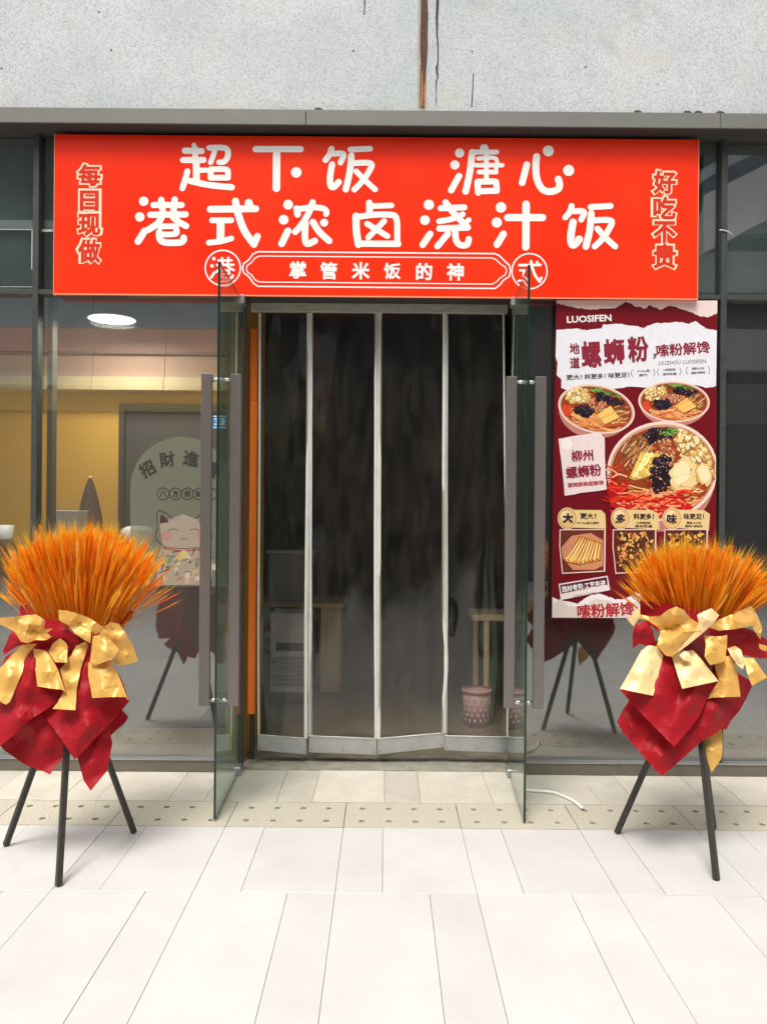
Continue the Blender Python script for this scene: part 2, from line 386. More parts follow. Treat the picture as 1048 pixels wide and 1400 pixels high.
patch('rust_drip', [(574.2, 88), (574, 110), (573.6, 130), (573.8, 146)], [(576, 88), (575.4, 110), (574.8, 130), (574.6, 146)], DW-.0047, rust, upw, .002)
patch('rust_drip', [(577.8, 119), (577.6, 130), (577, 146)], [(579.4, 119), (579, 130), (578.6, 146)], DW-.0047, rust, upw, .002)
Lc = [(595.8, -700), (596, 0), (595.2, 25), (596, 45), (597.5, 62), (597.5, 85), (595.2, 92), (595.8, 100), (597.5, 104), (595.2, 112), (595.5, 125), (595.2, 143)]
Rc = [(600.2, -700), (600, 0), (598.6, 25), (598.2, 45), (599.4, 62), (599.2, 85), (598.5, 92), (598.6, 100), (599, 104), (597.0, 112), (596.3, 125), (595.9, 143)]
patch('crack', Lc, Rc, DW-.0012, mat('crack_dark', (.05, .035, .03), .9, noise_amt=.6, scale=60, col2=(.12, .06, .04)), upw, .001)
patch('crack', [(646, 100), (645.5, 118), (643.5, 146)], [(647.2, 100), (646.8, 118), (645.2, 146)], DW-.0012, M['soffit'], upw, .001)
patch('crack', [(497, 0), (497.5, 8), (496.5, 20)], [(499.4, 0), (499, 8), (498.3, 20)], DW-.0012, M['soffit'], upw, .001)
for (bx, by) in ((135, 16), (152, 68), (645, 70), (800, 91), (483, 69), (2, 93)):
    p = P(bx, by, DW); boxes('chip', [(p.x-.006, p.x+.006, p.y-.0015, p.y+.003, p.z-.004, p.z+.004)], M['soffit'], upw)

can = thing('canopy_edge', 'long grey metal edge strip running between the concrete wall and the red sign', 'canopy')
DL = D-.17
zl1, zl0 = P(525, 150, DL).z, P(525, 171, DL).z
joint_x = [P(418, 155, DL).x, P(985, 155, DL).x]
segs = [-6] + joint_x + [6]
for i in range(3):
    a, b2 = segs[i]+.0012, segs[i+1]-.0012
    boxes('edge_panel', [(a, b2, -.17, -.05, zl0, zl1)], M['lip'], can, bev=.0025)
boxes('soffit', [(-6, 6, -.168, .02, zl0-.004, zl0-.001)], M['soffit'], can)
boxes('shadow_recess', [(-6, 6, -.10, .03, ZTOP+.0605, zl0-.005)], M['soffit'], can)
for bx in (435, 872, 940, 955, 985):
    p = P(bx, 145, DL)
    boxes('bracket', [(p.x-.022, p.x+.022, -.168, -.125, zl1-.002, zl1+.009), (p.x-.014, p.x+.014, -.16, -.13, zl1+.008, zl1+.017)], M['soffit'], can, bev=.002)

# ------------------------------------------------------------------ flat drawing tools
def stroke_poly(pts, w, n=7):
    """outline of a round-capped brush stroke in pixel space"""
    pts = [Vector(p) for p in pts]
    if len(pts) == 1:
        return [(pts[0].x+w/2*math.cos(a*math.pi/12), pts[0].y+w/2*math.sin(a*math.pi/12)) for a in range(24)], None
    # resample with Catmull-Rom
    res = []
    for i in range(len(pts)-1):
        p0 = pts[max(i-1, 0)]; p1 = pts[i]; p2 = pts[i+1]; p3 = pts[min(i+2, len(pts)-1)]
        k = n if len(pts) > 2 else 1
        for j in range(k):
            t = j/k
            res.append(.5*((2*p1)+(p2-p0)*t+(2*p0-5*p1+4*p2-p3)*t*t+(3*p1-p0-3*p2+p3)*t**3))
    res.append(pts[-1]); return None, res
class Flat:
    """one flat mesh of coloured pieces, each laid a hair above the last"""
    def __init__(s, d, step=1.6e-6): s.d = d; s.v = []; s.f = []; s.c = []; s.z = 0; s.step = step
    def poly(s, pts, col, lift=True):
        if lift: s.z += s.step
        b = len(s.v)
        for p in pts: s.v.append(P(p[0], p[1], s.d)+Vector((0, -s.z, 0)))
        s.f.append(tuple(range(b, b+len(pts)))); s.c.append(col)
    def ell(s, cx, cy, rx, ry, col, rot=0, n=20):
        ca, sa = math.cos(rot), math.sin(rot)
        s.poly([(cx+rx*math.cos(a*2*math.pi/n)*ca-ry*math.sin(a*2*math.pi/n)*sa, cy+rx*math.cos(a*2*math.pi/n)*sa+ry*math.sin(a*2*math.pi/n)*ca) for a in range(n)], col)
    def stroke(s, pts, w, col, caps=True, n=7):
        one, res = stroke_poly(pts, w, n)
        if one: s.poly(one, col); return
        if caps:
            s.ell(res[0].x, res[0].y, w/2, w/2, col, n=14); s.ell(res[-1].x, res[-1].y, w/2, w/2, col, n=14)
        s.z += s.step
        b = len(s.v); n = len(res)
        for i, p in enumerate(res):
            t = (res[min(i+1, n-1)]-res[max(i-1, 0)]).normalized(); q = Vector((-t.y, t.x))*w/2
            for e in (p+q, p-q): s.v.append(P(e.x, e.y, s.d)+Vector((0, -s.z, 0)))
        for i in range(n-1):
            s.f.append((b+2*i, b+2*i+1, b+2*i+3, b+2*i+2)); s.c.append(col)
            if 0 < i:   # round the joint
                pass
    def build(s, name, m, parent):
        me = bpy.data.meshes.new(name); me.from_pydata([tuple(v) for v in s.v], [], s.f)
        ca = me.color_attributes.new('Col', 'FLOAT_COLOR', 'CORNER')
        dat = []
        for f, c in zip(s.f, s.c): dat += [c[0], c[1], c[2], 1]*len(f)
        ca.data.foreach_set('color', dat)
        return link(name, me, m, parent)

def text(body, cx, cy, hpx, m, d, parent, bold=.02, wpx=None, rot=0, name='lettering', vert=False, th=.0012, res=2):
    cu = bpy.data.curves.new('t', 'FONT')
    cu.body = '\n'.join(body) if vert else body
    cu.size = 1; cu.bevel_depth = bold; cu.bevel_resolution = 0; cu.resolution_u = res
    cu.align_x = 'CENTER' if vert else 'LEFT'
    if vert: cu.space_line = .78
    o = bpy.data.objects.new('t', cu); COL.objects.link(o)
    bpy.context.view_layer.update()
    me = bpy.data.meshes.new_from_object(o.evaluated_get(bpy.context.evaluated_depsgraph_get()))
    bpy.data.objects.remove(o)
    me.materials.clear(); me.polygons.foreach_set('use_smooth', [False]*len(me.polygons))
    xs = [v.co.x for v in me.vertices]; ys = [v.co.y for v in me.vertices]; zs = [v.co.z for v in me.vertices]
    mx, my = (min(xs)+max(xs))/2, (min(ys)+max(ys))/2
    s = hpx*d/F/(max(ys)-min(ys)); sx = s if wpx is None else wpx*d/F/(max(xs)-min(xs))
    zr = max(max(zs)-min(zs), 1e-6); c = P(cx, cy, d); ca, sa = math.cos(R(-rot)), math.sin(R(-rot))
    for v in me.vertices:
        x, z = (v.co.x-mx)*sx, (v.co.y-my)*s
        v.co = Vector((c.x+x*ca-z*sa, c.y-(v.co.z-min(zs))/zr*th, c.z+x*sa+z*ca))
    return link(name, me, m, parent)

# ------------------------------------------------------------------ the sign
sign = thing('shop_sign', 'wide bright red signboard with big white rounded characters above the doorway', 'sign')
DS = D-.085
a, b2 = P(74.5, 290, DS), P(953.5, 290, DS); zt, zb = P(525, 186.5, DS).z, P(525, 405, DS).z
boxes('sign_panel', [(a.x, b2.x, -.085, -.046, zb, zt)], M['sign'], sign, bev=.003)
boxes('edge_trim', [(a.x, b2.x, -.0875, -.083, zb-.006, zb+.002)], M['trim'], sign)
boxes('edge_trim', [(a.x-.004, a.x, -.0875, -.05, zb-.006, zt)], M['trim'], sign)
boxes('edge_trim', [(b2.x, b2.x+.004, -.0875, -.05, zb-.006, zt)], M['trim'], sign)
def glyph(ox, oy, sc_, strokes, name='character', boost=1.0):
    f = Flat(DS-.0012, step=4e-5)
    for wd, pts in strokes:
        q = [(ox+x/sc_, oy+y/sc_) for x, y in pts]
        f.stroke(q, wd/sc_*boost, (1, 1, 1))
        # round elbows
        for p in q[1:-1]: f.ell(p[0], p[1], wd/sc_*boost/2, wd/sc_*boost/2, (1, 1, 1), n=12)
    return f.build(name, M['white'], sign)
CH = {
'chao': (230, 185, 5.822, [(36, [(203, 75), (213, 110)]), (46, [(212, 100), (216, 215)]), (54, [(222, 210), (224, 350)]), (50, [(132, 120), (265, 124)]), (50, [(118, 195), (280, 195)]),
    (42, [(240, 278), (300, 275)]), (48, [(152, 285), (135, 350), (112, 420)]), (50, [(175, 362), (330, 395), (505, 412)]),
    (46, [(325, 98), (440, 98), (475, 125), (470, 175), (445, 208), (405, 213)]), (42, [(372, 112), (358, 160), (337, 215)]),
    (48, [(337, 270), (337, 335)]), (46, [(337, 270), (455, 270), (475, 290), (472, 335)]), (46, [(337, 337), (475, 337)])]),
'xia': (230, 185, 5.822, [(50, [(695, 108), (1052, 108)]), (60, [(862, 150), (860, 420)]), (84, [(1018, 293)])]),
'fan1': (410, 185, 5.822, [(48, [(250, 105), (235, 150), (202, 195)]), (46, [(265, 145), (345, 147), (322, 215)]), (50, [(255, 230), (240, 320), (242, 395), (268, 410), (308, 370)]),
    (46, [(400, 112), (557, 105)]), (52, [(408, 160), (395, 290), (364, 428)]), (48, [(430, 220), (565, 224), (540, 300), (490, 370), (432, 430)]), (44, [(447, 285), (520, 360), (597, 430)])]),
'tang': (600, 185, 5.24, [(66, [(147, 125)]), (66, [(113, 210)]), (46, [(143, 290), (86, 392)]), (48, [(237, 120), (220, 260), (190, 400)]), (62, [(323, 92)]),
    (36, [(255, 118), (412, 118)]), (36, [(338, 100), (338, 300)]), (30, [(280, 165), (405, 165), (405, 258)]), (32, [(262, 213), (452, 213)]), (34, [(285, 262), (408, 262)]),
    (46, [(275, 335), (280, 410)]), (44, [(275, 332), (395, 330), (408, 345), (412, 395)]), (44, [(278, 400), (412, 397)])]),
'xin': (600, 185, 5.24, [(48, [(628, 208), (594, 338)]), (50, [(698, 150), (692, 230), (700, 310), (735, 380), (790, 402), (850, 385), (862, 350), (853, 312)]), (78, [(782, 110)]), (80, [(927, 250)])]),
'gang': (170, 260, 5.24, [(68, [(138, 78)]), (68, [(110, 190)]), (50, [(145, 292), (98, 366)]), (46, [(264, 68), (278, 180)]), (46, [(360, 65), (350, 180)]), (44, [(208, 105), (410, 105)]),
    (46, [(185, 175), (438, 172)]), (48, [(270, 185), (240, 235), (172, 282)]), (46, [(350, 195), (395, 230), (442, 255)]), (42, [(255, 260), (355, 258), (372, 280), (365, 312), (262, 316)]), (48, [(250, 300), (255, 350), (295, 374), (395, 374), (422, 360), (425, 340)])]),
'shi': (170, 260, 5.24, [(50, [(615, 135), (940, 131)]), (58, [(890, 90), (898, 120)]), (52, [(795, 78), (815, 170), (860, 290), (928, 386)]), (50, [(928, 385), (952, 330)]), (42, [(628, 215), (765, 215)]), (56, [(690, 220), (688, 360)]), (42, [(605, 375), (690, 365), (765, 345)])]),
'nong': (370, 260, 5.24, [(70, [(124, 102)]), (70, [(92, 210)]), (50, [(123, 290), (78, 382)]), (48, [(186, 130), (192, 172)]), (42, [(195, 135), (300, 122), (375, 130), (398, 150), (396, 170)]), (46, [(300, 85), (270, 165), (225, 240), (175, 298)]),
    (48, [(248, 235), (245, 340), (262, 383), (315, 362)]), (48, [(302, 228), (350, 300), (418, 362)]), (58, [(382, 232)])]),
'lu': (370, 260, 5.24, [(48, [(705, 90), (708, 170)]), (40, [(730, 112), (865, 108)]), (52, [(610, 185), (614, 300), (628, 388)]), (44, [(640, 188), (740, 175), (850, 175), (900, 205), (905, 380)]), (46, [(630, 382), (912, 384)]), (42, [(690, 240), (835, 328)]), (42, [(812, 220), (698, 338)])]),
'jiao': (560, 260, 5.24, [(74, [(136, 103)]), (70, [(108, 213)]), (48, [(145, 312), (92, 390)]), (46, [(256, 86), (320, 170), (412, 262)]), (44, [(220, 128), (390, 122)]), (42, [(210, 222), (300, 205), (378, 172)]), (38, [(422, 212), (375, 250)]),
    (46, [(212, 274), (415, 267)]), (46, [(272, 312), (198, 400)]), (46, [(325, 300), (332, 360), (362, 392), (408, 390), (422, 350)])]),
'zhi': (560, 260, 5.24, [(76, [(652, 122)]), (74, [(622, 230)]), (50, [(670, 312), (624, 388)]), (52, [(700, 195), (950, 195)]), (54, [(832, 100), (830, 405)])]),
'fan2': (670, 260, 5.24, [(44, [(582, 112), (568, 155), (537, 193)]), (42, [(600, 150), (670, 153), (650, 210)]), (54, [(592, 228), (578, 310), (580, 375), (600, 390), (636, 350)]), (44, [(718, 120), (860, 112)]), (50, [(722, 165), (712, 280), (684, 402)]),
    (44, [(745, 215), (865, 218), (845, 285), (800, 350), (747, 402)]), (44, [(767, 275), (830, 345), (893, 402)])]),
}
for k, v in CH.items(): glyph(*v)
def shrink(key, cx, cy, hpx):
    ox, oy, s_, st = CH[key]
    xs = [x for _, p in st for x, y in p]; ys = [y for _, p in st for x, y in p]
    k = (max(ys)-min(ys)+50)/hpx
    mx, my = (min(xs)+max(xs))/2, (min(ys)+max(ys))/2
    glyph(cx-mx/k, cy-my/k, k, st, boost=.82)
shrink('gang', 304, 366, 32); shrink('shi', 724, 371, 32)
def ring(cx, cy, r, w, f, col=(1, 1, 1), n=40):
    f.stroke([(cx+r*math.cos(a*2*math.pi/n), cy+r*math.sin(a*2*math.pi/n)) for a in range(n+1)], w, col, caps=False)
f = Flat(DS-.001, step=4e-5); ring(304.5, 366, 24, 2.0, f); f.build('emblem_ring', M['white'], sign); f = Flat(DS-.001, step=4e-5); ring(723.5, 370.5, 24, 2.0, f); f.build('emblem_ring', M['white'], sign)
def zc(pts, ox, oy, s): return [(ox+x/s, oy+y/s) for x, y in pts]
f = Flat(DS-.001, step=4e-5)
outL = zc([(345, 52), (320, 64), (300, 93), (274, 112), (267, 135), (274, 160), (300, 180), (322, 212), (345, 229)], 260, 330, 3.743)
outR = zc([(660, 240), (682, 225), (705, 196), (732, 180), (740, 150), (734, 122), (710, 100), (685, 74), (660, 62)], 500, 330, 3.743)
f.stroke(outL+outR+[outL[0]], 2.0, (1, 1, 1), caps=False, n=1)
inL = zc([(352, 74), (330, 86), (312, 108), (292, 122), (287, 138), (292, 156), (315, 172), (330, 195), (352, 207)], 260, 330, 3.743)
inR = zc([(645, 218), (667, 206), (690, 184), (712, 170), (720, 150), (714, 132), (690, 116), (665, 92), (645, 84)], 500, 330, 3.743)
f.stroke(inL+inR+[inL[0]], 1.5, (1, 1, 1), caps=False, n=1)
f.build('cartouche_outline', M['white'], sign)
for ch, x, y in (('掌', 407, 369), ('管', 449, 370), ('米', 493, 370), ('饭', 536, 371), ('的', 579.5, 371), ('神', 622, 371.5)):
    text(ch, x, y, 24, M['white'], DS-.001, sign, bold=.032, name='character')
for chars, xs in (('每日现做', 122), ('好吃不贵', 908)):
    ys = (239, 274, 307, 343) if xs == 122 else (249, 284, 317, 350)
    hs_ = (30, 28, 31, 33) if xs == 122 else (32, 31, 30, 34)
    for ch, y, hh in zip(chars, ys, hs_):
        o1 = text(ch, xs+random.uniform(-1, 1), y, hh+5, M['cream'], DS-.001, sign, bold=.085, wpx=37 if ch != '日' else 32, th=.0008, name='character_outline')
        text(ch, xs, y, hh, M['brickred'], DS-.0022, sign, bold=.035, wpx=31 if ch != '日' else 26, th=.0005, name='character')

# ------------------------------------------------------------------ poster
def S(c): return lin(c)
WINE, PAPER, GOLD = (.17, .003, .010), (.78, .76, .80), (.80, .58, .26)
post = thing('food_poster', 'tall wine red noodle poster with bowls, on the glass right of the door', 'poster')
DP = D-.052
corner = [(760, 410), (980, 411), (978, 846), (753, 845)]
bm = bmesh.new()
vs = [bm.verts.new(P(*c_, DP)) for c_ in corner]; vb = [bm.verts.new(P(*c_, DP)+Vector((0, .004, 0))) for c_ in corner]
bm.faces.new(vs); bm.faces.new(vb[::-1])
for i in range(4): bm.faces.new((vs[i], vb[i], vb[(i+1) % 4], vs[(i+1) % 4]))
bmesh.ops.recalc_face_normals(bm, faces=bm.faces)
link('poster_sheet', from_bm(bm), mat('poster_wine_red', WINE, .33, noise_amt=.3, scale=9, col2=(.12, .002, .007)), post)
f = Flat(DP-.0006)
def pz(pts): return [(750+x/4.192, 400+y/4.192) for x, y in pts]       # zoom of the poster's head
def pz2(pts): return [(750+x/4.192, 580+y/4.192) for x, y in pts]      # zoom of its lower half
rp = random.Random(3)
def torn(pts, amp=.8, n=5):
    out = []
    for i in range(len(pts)-1):
        for j in range(n):
            t = j/n; out.append((pts[i][0]+(pts[i+1][0]-pts[i][0])*t+rp.uniform(-amp, amp)*.4, pts[i][1]+(pts[i+1][1]-pts[i][1])*t+rp.uniform(-amp, amp)))
    return out+[pts[-1]]
# top torn pink-white edge
top = [(965, 118), (910, 142), (850, 130), (790, 100), (690, 75), (640, 95), (575, 72), (550, 92), (500, 78), (440, 52), (380, 88), (310, 92), (240, 98), (150, 85), (80, 70), (44, 62)]
f.poly(pz([(44, 43), (965, 45)])+torn(pz(top)), (.82, .66, .62))
f.poly(pz([(42, 66)])+torn(pz([(80, 76), (150, 92), (240, 104), (310, 99), (380, 95), (440, 60)]))[:], (.9, .9, .9)) if False else None
# white torn band
band_t = [(42, 215), (150, 205), (215, 215), (300, 205), (310, 182), (400, 180), (500, 190), (540, 202), (600, 175), (700, 172), (760, 168), (800, 180), (840, 162), (900, 205), (962, 215)]
band_b = [(958, 535), (900, 545), (820, 528), (700, 535), (560, 545), (470, 538), (400, 548), (330, 560), (200, 575), (120, 562), (70, 545), (72, 500), (45, 470), (50, 400), (38, 370)]
f.poly(torn(pz(band_t))+torn(pz(band_b)), (.80, .79, .83))
for _ in range(16):   # creases printed on the torn paper
    x, y = rp.uniform(120, 900), rp.uniform(200, 300)
    f.stroke(pz([(x, y), (x+rp.uniform(30, 90), y+rp.uniform(20, 70))]), .5, (.70, .69, .76), caps=False)
# bowls of noodles
def bowl(cx, cy, rx, ry, rot, seed, egg=False, clip=978.2):
    q = random.Random(seed); ca, sa = math.cos(rot), math.sin(rot)
    def E(u, v): return (min(cx+u*rx*ca-v*ry*sa, clip), cy+u*rx*sa+v*ry*ca)
    def blob(u, v, r, col, n=9, sq=1.0, ang=0):
        x, y = E(u, v); s_ = rx*r
        f.poly([(min(x+s_*(1+q.uniform(-.2, .2))*math.cos(a*2*math.pi/n)*math.cos(ang)-s_*sq*math.sin(a*2*math.pi/n)*math.sin(ang), clip), y+s_*math.cos(a*2*math.pi/n)*math.sin(ang)+s_*sq*(1+q.uniform(-.2, .2))*math.sin(a*2*math.pi/n)*math.cos(ang)) for a in range(n)], col)
    N = 40
    # outer wall of the bowl below the rim
    f.poly([(min(cx+rx*.97*math.cos(a*math.pi/N)*1.0, clip), cy+ry*1.0*math.sin(a*math.pi/N)*1.22) for a in range(N+1)], (.55, .22, .17))
    f.poly([E(math.cos(a*2*math.pi/N), math.sin(a*2*math.pi/N)) for a in range(N)], (.88, .66, .56))
    f.poly([E(.955*math.cos(a*2*math.pi/N), .94*math.sin(a*2*math.pi/N)) for a in range(N)], (.62, .33, .22))
    f.poly([E(.92*math.cos(a*2*math.pi/N), .90*math.sin(a*2*math.pi/N)+.01) for a in range(N)], (.30, .05, .015))
    # broth shine
    for _ in range(90):
        t = q.uniform(0, 6.28); r_ = .88*math.sqrt(q.random()); blob(r_*math.cos(t), r_*math.sin(t), q.uniform(.02, .06), q.choice([(.45, .06, .015), (.62, .13, .02), (.20, .02, .01), (.70, .25, .06)]), sq=.5)
    def noodle(u, v, L, bend, col, wd):
        a = q.uniform(-.4, .4); pts = []
        for k in range(6):
            t = k/5-.5; uu = u+L*t*math.cos(a); vv = v+L*t*math.sin(a)*1.3+bend*(1-4*t*t)
            l_ = math.hypot(uu, vv)
            if l_ > .9: uu, vv = uu*.9/l_, vv*.9/l_
            pts.append(E(uu, vv))
        f.stroke(pts, wd, col, caps=False)
    for _ in range(60):
        noodle(q.uniform(-.5, .5), q.uniform(.25, .8), q.uniform(.4, .8), q.uniform(.02, .12), q.choice([(.88, .42, .14), (.75, .25, .07), (.92, .55, .24), (.55, .10, .03), (.85, .33, .10)]), rx*.022)
    def region(cu, cv, ru, rv, n, fn):
        for _ in range(n):
            t = q.uniform(0, 6.28); r_ = math.sqrt(q.random())
            u, v = cu+ru*r_*math.cos(t), cv+rv*r_*math.sin(t)
            l_ = math.hypot(u, v)
            if l_ > .86: u, v = u*.86/l_, v*.86/l_
            fn(u, v)
    dark = lambda u, v: (blob(u, v, q.uniform(.04, .075), q.choice([(.012, .008, .012), (.03, .015, .02), (.02, .012, .03)]), n=7), blob(u-.01, v-.02, .012, (.35, .30, .34), n=5) if q.random() < .5 else None)
    pea = lambda u, v: (blob(u, v, .042, (.22, .05, .02), n=9), blob(u-.004, v-.008, .034, q.choice([(.62, .25, .11), (.52, .18, .07), (.70, .32, .15)]), n=9), blob(u-.012, v-.02, .011, (.95, .75, .55), n=5))
    tofu = lambda u, v: blob(u, v, q.uniform(.05, .10), q.choice([(.88, .66, .26), (.90, .74, .38), (.78, .50, .14), (.92, .80, .50)]), n=7, sq=.7)
    green = lambda u, v: f.stroke([E(u-.09, v+q.uniform(-.05, .05)), E(u, v), E(u+.09, v+q.uniform(-.05, .08))], rx*.028, q.choice([(.05, .16, .02), (.10, .28, .04), (.22, .42, .10), (.02, .08, .01)]), caps=False)
    shred = lambda u, v: f.stroke([E(u-.06, v+.10*q.uniform(.3, 1)), E(u+.05, v-.10*q.uniform(.3, 1))], rx*.03, q.choice([(.30, .12, .05), (.55, .28, .10), (.16, .06, .03), (.70, .42, .18)]), caps=False)
    def stick(u, v, L, wd, a, col):
        x, y = E(u, v); dx, dy = math.cos(a)*L*rx/2, math.sin(a)*L*rx/2; nx, ny = -math.sin(a)*wd*rx/2, math.cos(a)*wd*rx/2
        pts = [(x-dx-nx, y-dy-ny), (x+dx-nx, y+dy-ny), (x+dx+nx, y+dy+ny), (x-dx+nx, y-dy+ny)]
        f.poly([(p[0]+.6, p[1]+1.2) for p in pts], (.25, .07, .02)); f.poly(pts, col)
        f.poly([(x-dx*.8-nx*.7, y-dy*.8-ny*.7), (x+dx*.8-nx*.7, y+dy*.8-ny*.7), (x+dx*.8-nx*.1, y+dy*.8-ny*.1), (x-dx*.8-nx*.1, y-dy*.8-ny*.1)], tuple(min(1, c*1.3) for c in col))
    def tofu(u, v):
        blob(u+.012, v+.02, .085, q.choice([(.45, .24, .06), (.60, .36, .12), (.35, .15, .05)]), n=8, sq=.75)
        blob(u, v, q.uniform(.05, .08), q.choice([(.88, .66, .26), (.90, .74, .38), (.78, .50, .14), (.93, .82, .52)]), n=7, sq=.7, ang=q.uniform(0, 3))
        blob(u-.015, v-.02, .022, (.97, .90, .66), n=5, sq=.6)
    if not egg:
        region(-.55, -.42, .30, .35, 60, tofu); region(.15, -.75, .4, .12, 26, green); region(.10, -.52, .18, .14, 26, dark)
        region(.45, -.45, .2, .16, 14, dark); region(.62, -.02, .22, .36, 46, shred); region(-.02, -.15, .30, .22, 60, pea)
        region(-.32, .16, .24, .22, 44, dark); region(-.75, .28, .1, .2, 14, lambda u, v: blob(u, v, .06, (.75, .06, .03)))
        for i in range(5): stick(.22+i*.05, .14+i*.07-.1, .42, .085, -.6+i*.04, q.choice([(.88, .52, .14), (.80, .42, .10)]))
    else:
        region(-.42, -.45, .30, .28, 70, shred); region(.0, -.72, .25, .12, 40, dark); region(.30, -.80, .22, .08, 20, green)
        region(.10, -.35, .16, .28, 46, pea)
        for i in range(6): stick(-.42+i*.07, -.16+i*.005, .52, .12, -1.15+i*.09, q.choice([(.90, .66, .18), (.94, .76, .30), (.80, .50, .10)]))
        region(-.05, .10, .17, .34, 80, dark); region(.05, -.12, .1, .2, 20, dark)
        region(.62, -.52, .28, .36, 110, tofu); region(.80, -.05, .14, .30, 40, tofu)
        blob(.38, .18, .265, (.62, .38, .13), n=26, sq=1.35, ang=.2); blob(.365, .15, .24, (.84, .64, .30), n=26, sq=1.3, ang=.2); blob(.33, .08, .15, (.92, .78, .46), n=20, sq=1.25, ang=.2)
        blob(.74, .16, .13, (.84, .60, .26), n=16, sq=1.6, ang=-.25); blob(.73, .14, .10, (.94, .78, .44), n=16, sq=1.5, ang=-.25)
zb_ = f.z; f.build('printed_background', M['print'], post)
f = Flat(DP-.0006-zb_); bowl(815, 559, 53, 33, .20, 11); z1_ = f.z; f.build('printed_bowl', M['print'], post)
f = Flat(DP-.0006-zb_); bowl(921, 549, 49, 28, .04, 5); z1_ = max(z1_, f.z); f.build('printed_bowl', M['print'], post)
f = Flat(DP-.0006-zb_-z1_); bowl(905, 644, 76, 68, -.12, 21, egg=True)
# printed speckle of oil and herbs over the food
q = random.Random(12)
for (cx_, cy_, rx_, ry_, n_k) in ((905, 646, 62, 56, 420),):
    for _ in range(n_k):
        t = q.uniform(0, 6.28); r_ = math.sqrt(q.random()); x, y = cx_+rx_*r_*math.cos(t), cy_+ry_*r_*math.sin(t)
        if x > 974 or (cx_ == 905 and x > 915 and q.random() < .8): continue
        f.ell(x, y, q.uniform(.4, 1.7), q.uniform(.3, .9), q.choice([(.10, .02, .01), (.30, .07, .02), (.85, .45, .15), (.95, .80, .55), (.55, .16, .04), (.04, .02, .02), (.62, .10, .02)]), rot=q.uniform(0, 3), n=6)
# red noodles spilling out of the big bowl
q = random.Random(9)
f.poly([(829, 668), (836, 655), (846, 664), (856, 676), (880, 684), (905, 686), (925, 681), (944, 690), (942, 700), (915, 707), (880, 706), (852, 700), (834, 690)], (.42, .012, .008))
for _ in range(150):
    t = q.random(); x, y = 836+t*98+q.uniform(-6, 6), 672+18*math.sin(t*3)+q.uniform(-10, 16)
    if x < 850: y -= q.uniform(0, 30)
    f.stroke([(x-12, y+q.uniform(-5, 5)), (x, y+q.uniform(-4, 4)), (x+12, y+q.uniform(-5, 5))], q.uniform(1, 2.6), q.choice([(.62, .015, .012), (.80, .05, .02), (.90, .20, .07), (.45, .005, .01), (.92, .42, .22)]), caps=False)
for _ in range(50):
    f.ell(q.uniform(832, 945), q.uniform(690, 706), q.uniform(1, 3), q.uniform(1, 3), q.choice([(.70, .02, .02), (.5, .01, .02)]), n=7)
# left paper note
f.poly(torn(pz2([(55, 85), (80, 78), (290, 45), (318, 80), (322, 250), (330, 375), (90, 408), (75, 260), (55, 85)]), .6), (.84, .68, .68))
f.ell(774, 607, 7.5, 7.5, (.90, .82, .80)); 
# three tags and pictures
for i, bx in enumerate((0, 305, 600)):
    f.poly(pz2([(110+bx, 490), (300+bx-(15 if i else 0), 492), (322+bx-(0 if i == 0 else 0), 515), (327+bx-(12 if i == 2 else 0), 598+i*6), (110+bx, 592)]), GOLD)
    px_ = pz2([(60+bx, 602), (325+bx-(15 if i else 0), 600), (322+bx-(15 if i else 0), 845), (75+bx, 858), (58+bx, 700)])
    f.poly(px_, (.85, .55, .48)); cxm = sum(p[0] for p in px_)/5; cym = sum(p[1] for p in px_)/5
    inn = [(cxm+(p[0]-cxm)*.94, cym+(p[1]-cym)*.95) for p in px_]
    f.poly(inn, (.16, .03, .02) if i == 0 else (.10, .02, .015))
    x0, x1, y0, y1 = min(p[0] for p in inn)+1.5, max(p[0] for p in inn)-1.5, min(p[1] for p in inn)+2, max(p[1] for p in inn)-4
    if i == 0:
        f.poly([(x0, y0+22), (x0+14, y0+6), (x0+40, y0+2), (x1, y0+12), (x1, y1-6), (x1-12, y1), (x0+16, y1), (x0+2, y1-16)], (.66, .26, .14))
        for k in range(9):
            bx_, tx = x0+4+k*5.4, x0+26+k*3.2
            c_ = q.choice([(.85, .42, .08), (.92, .55, .16), (.78, .33, .06)])
            if tx+4 > x1: tx = x1-4
            f.poly([(bx_, y1-8-abs(k-3)*1.2), (bx_+6, y1-5-abs(k-3)*1.2), (tx+4, y0+8+k), (tx-1, y0+6+k)], (.25, .06, .01))
            f.poly([(bx_+1, y1-9-abs(k-3)*1.2), (bx_+5.2, y1-7-abs(k-3)*1.2), (tx+3, y0+9+k), (tx, y0+7+k)], c_)
            f.poly([(bx_+1.6, y1-12-abs(k-3)), (bx_+2.8, y1-11-abs(k-3)), (tx+1.4, y0+11+k), (tx+.6, y0+10+k)], (.95, .72, .35))
    else:
        for _ in range(150):
            f.ell(q.uniform(x0+3, x1-3), q.uniform(y0+2, y1-2), q.uniform(1.5, 4), q.uniform(1, 2.6), q.choice([(.02, .012, .015), (.03, .02, .02), (.75, .52, .10), (.60, .20, .05), (.80, .35, .10), (.30, .06, .03)]), rot=q.uniform(0, 3), n=7)
    cx_, cy_ = 750+(110+bx)/4.192-1, 580+540/4.192
    f.ell(cx_, cy_, 13.5, 15, (.92, .72, .45)); f.ell(cx_, cy_, 12.4, 13.8, (.36, .12, .04)); f.ell(cx_, cy_, 11.6, 13, (.80, .50, .20)); f.ell(cx_-2.5, cy_-3.5, 7, 7.5, (.90, .70, .38))
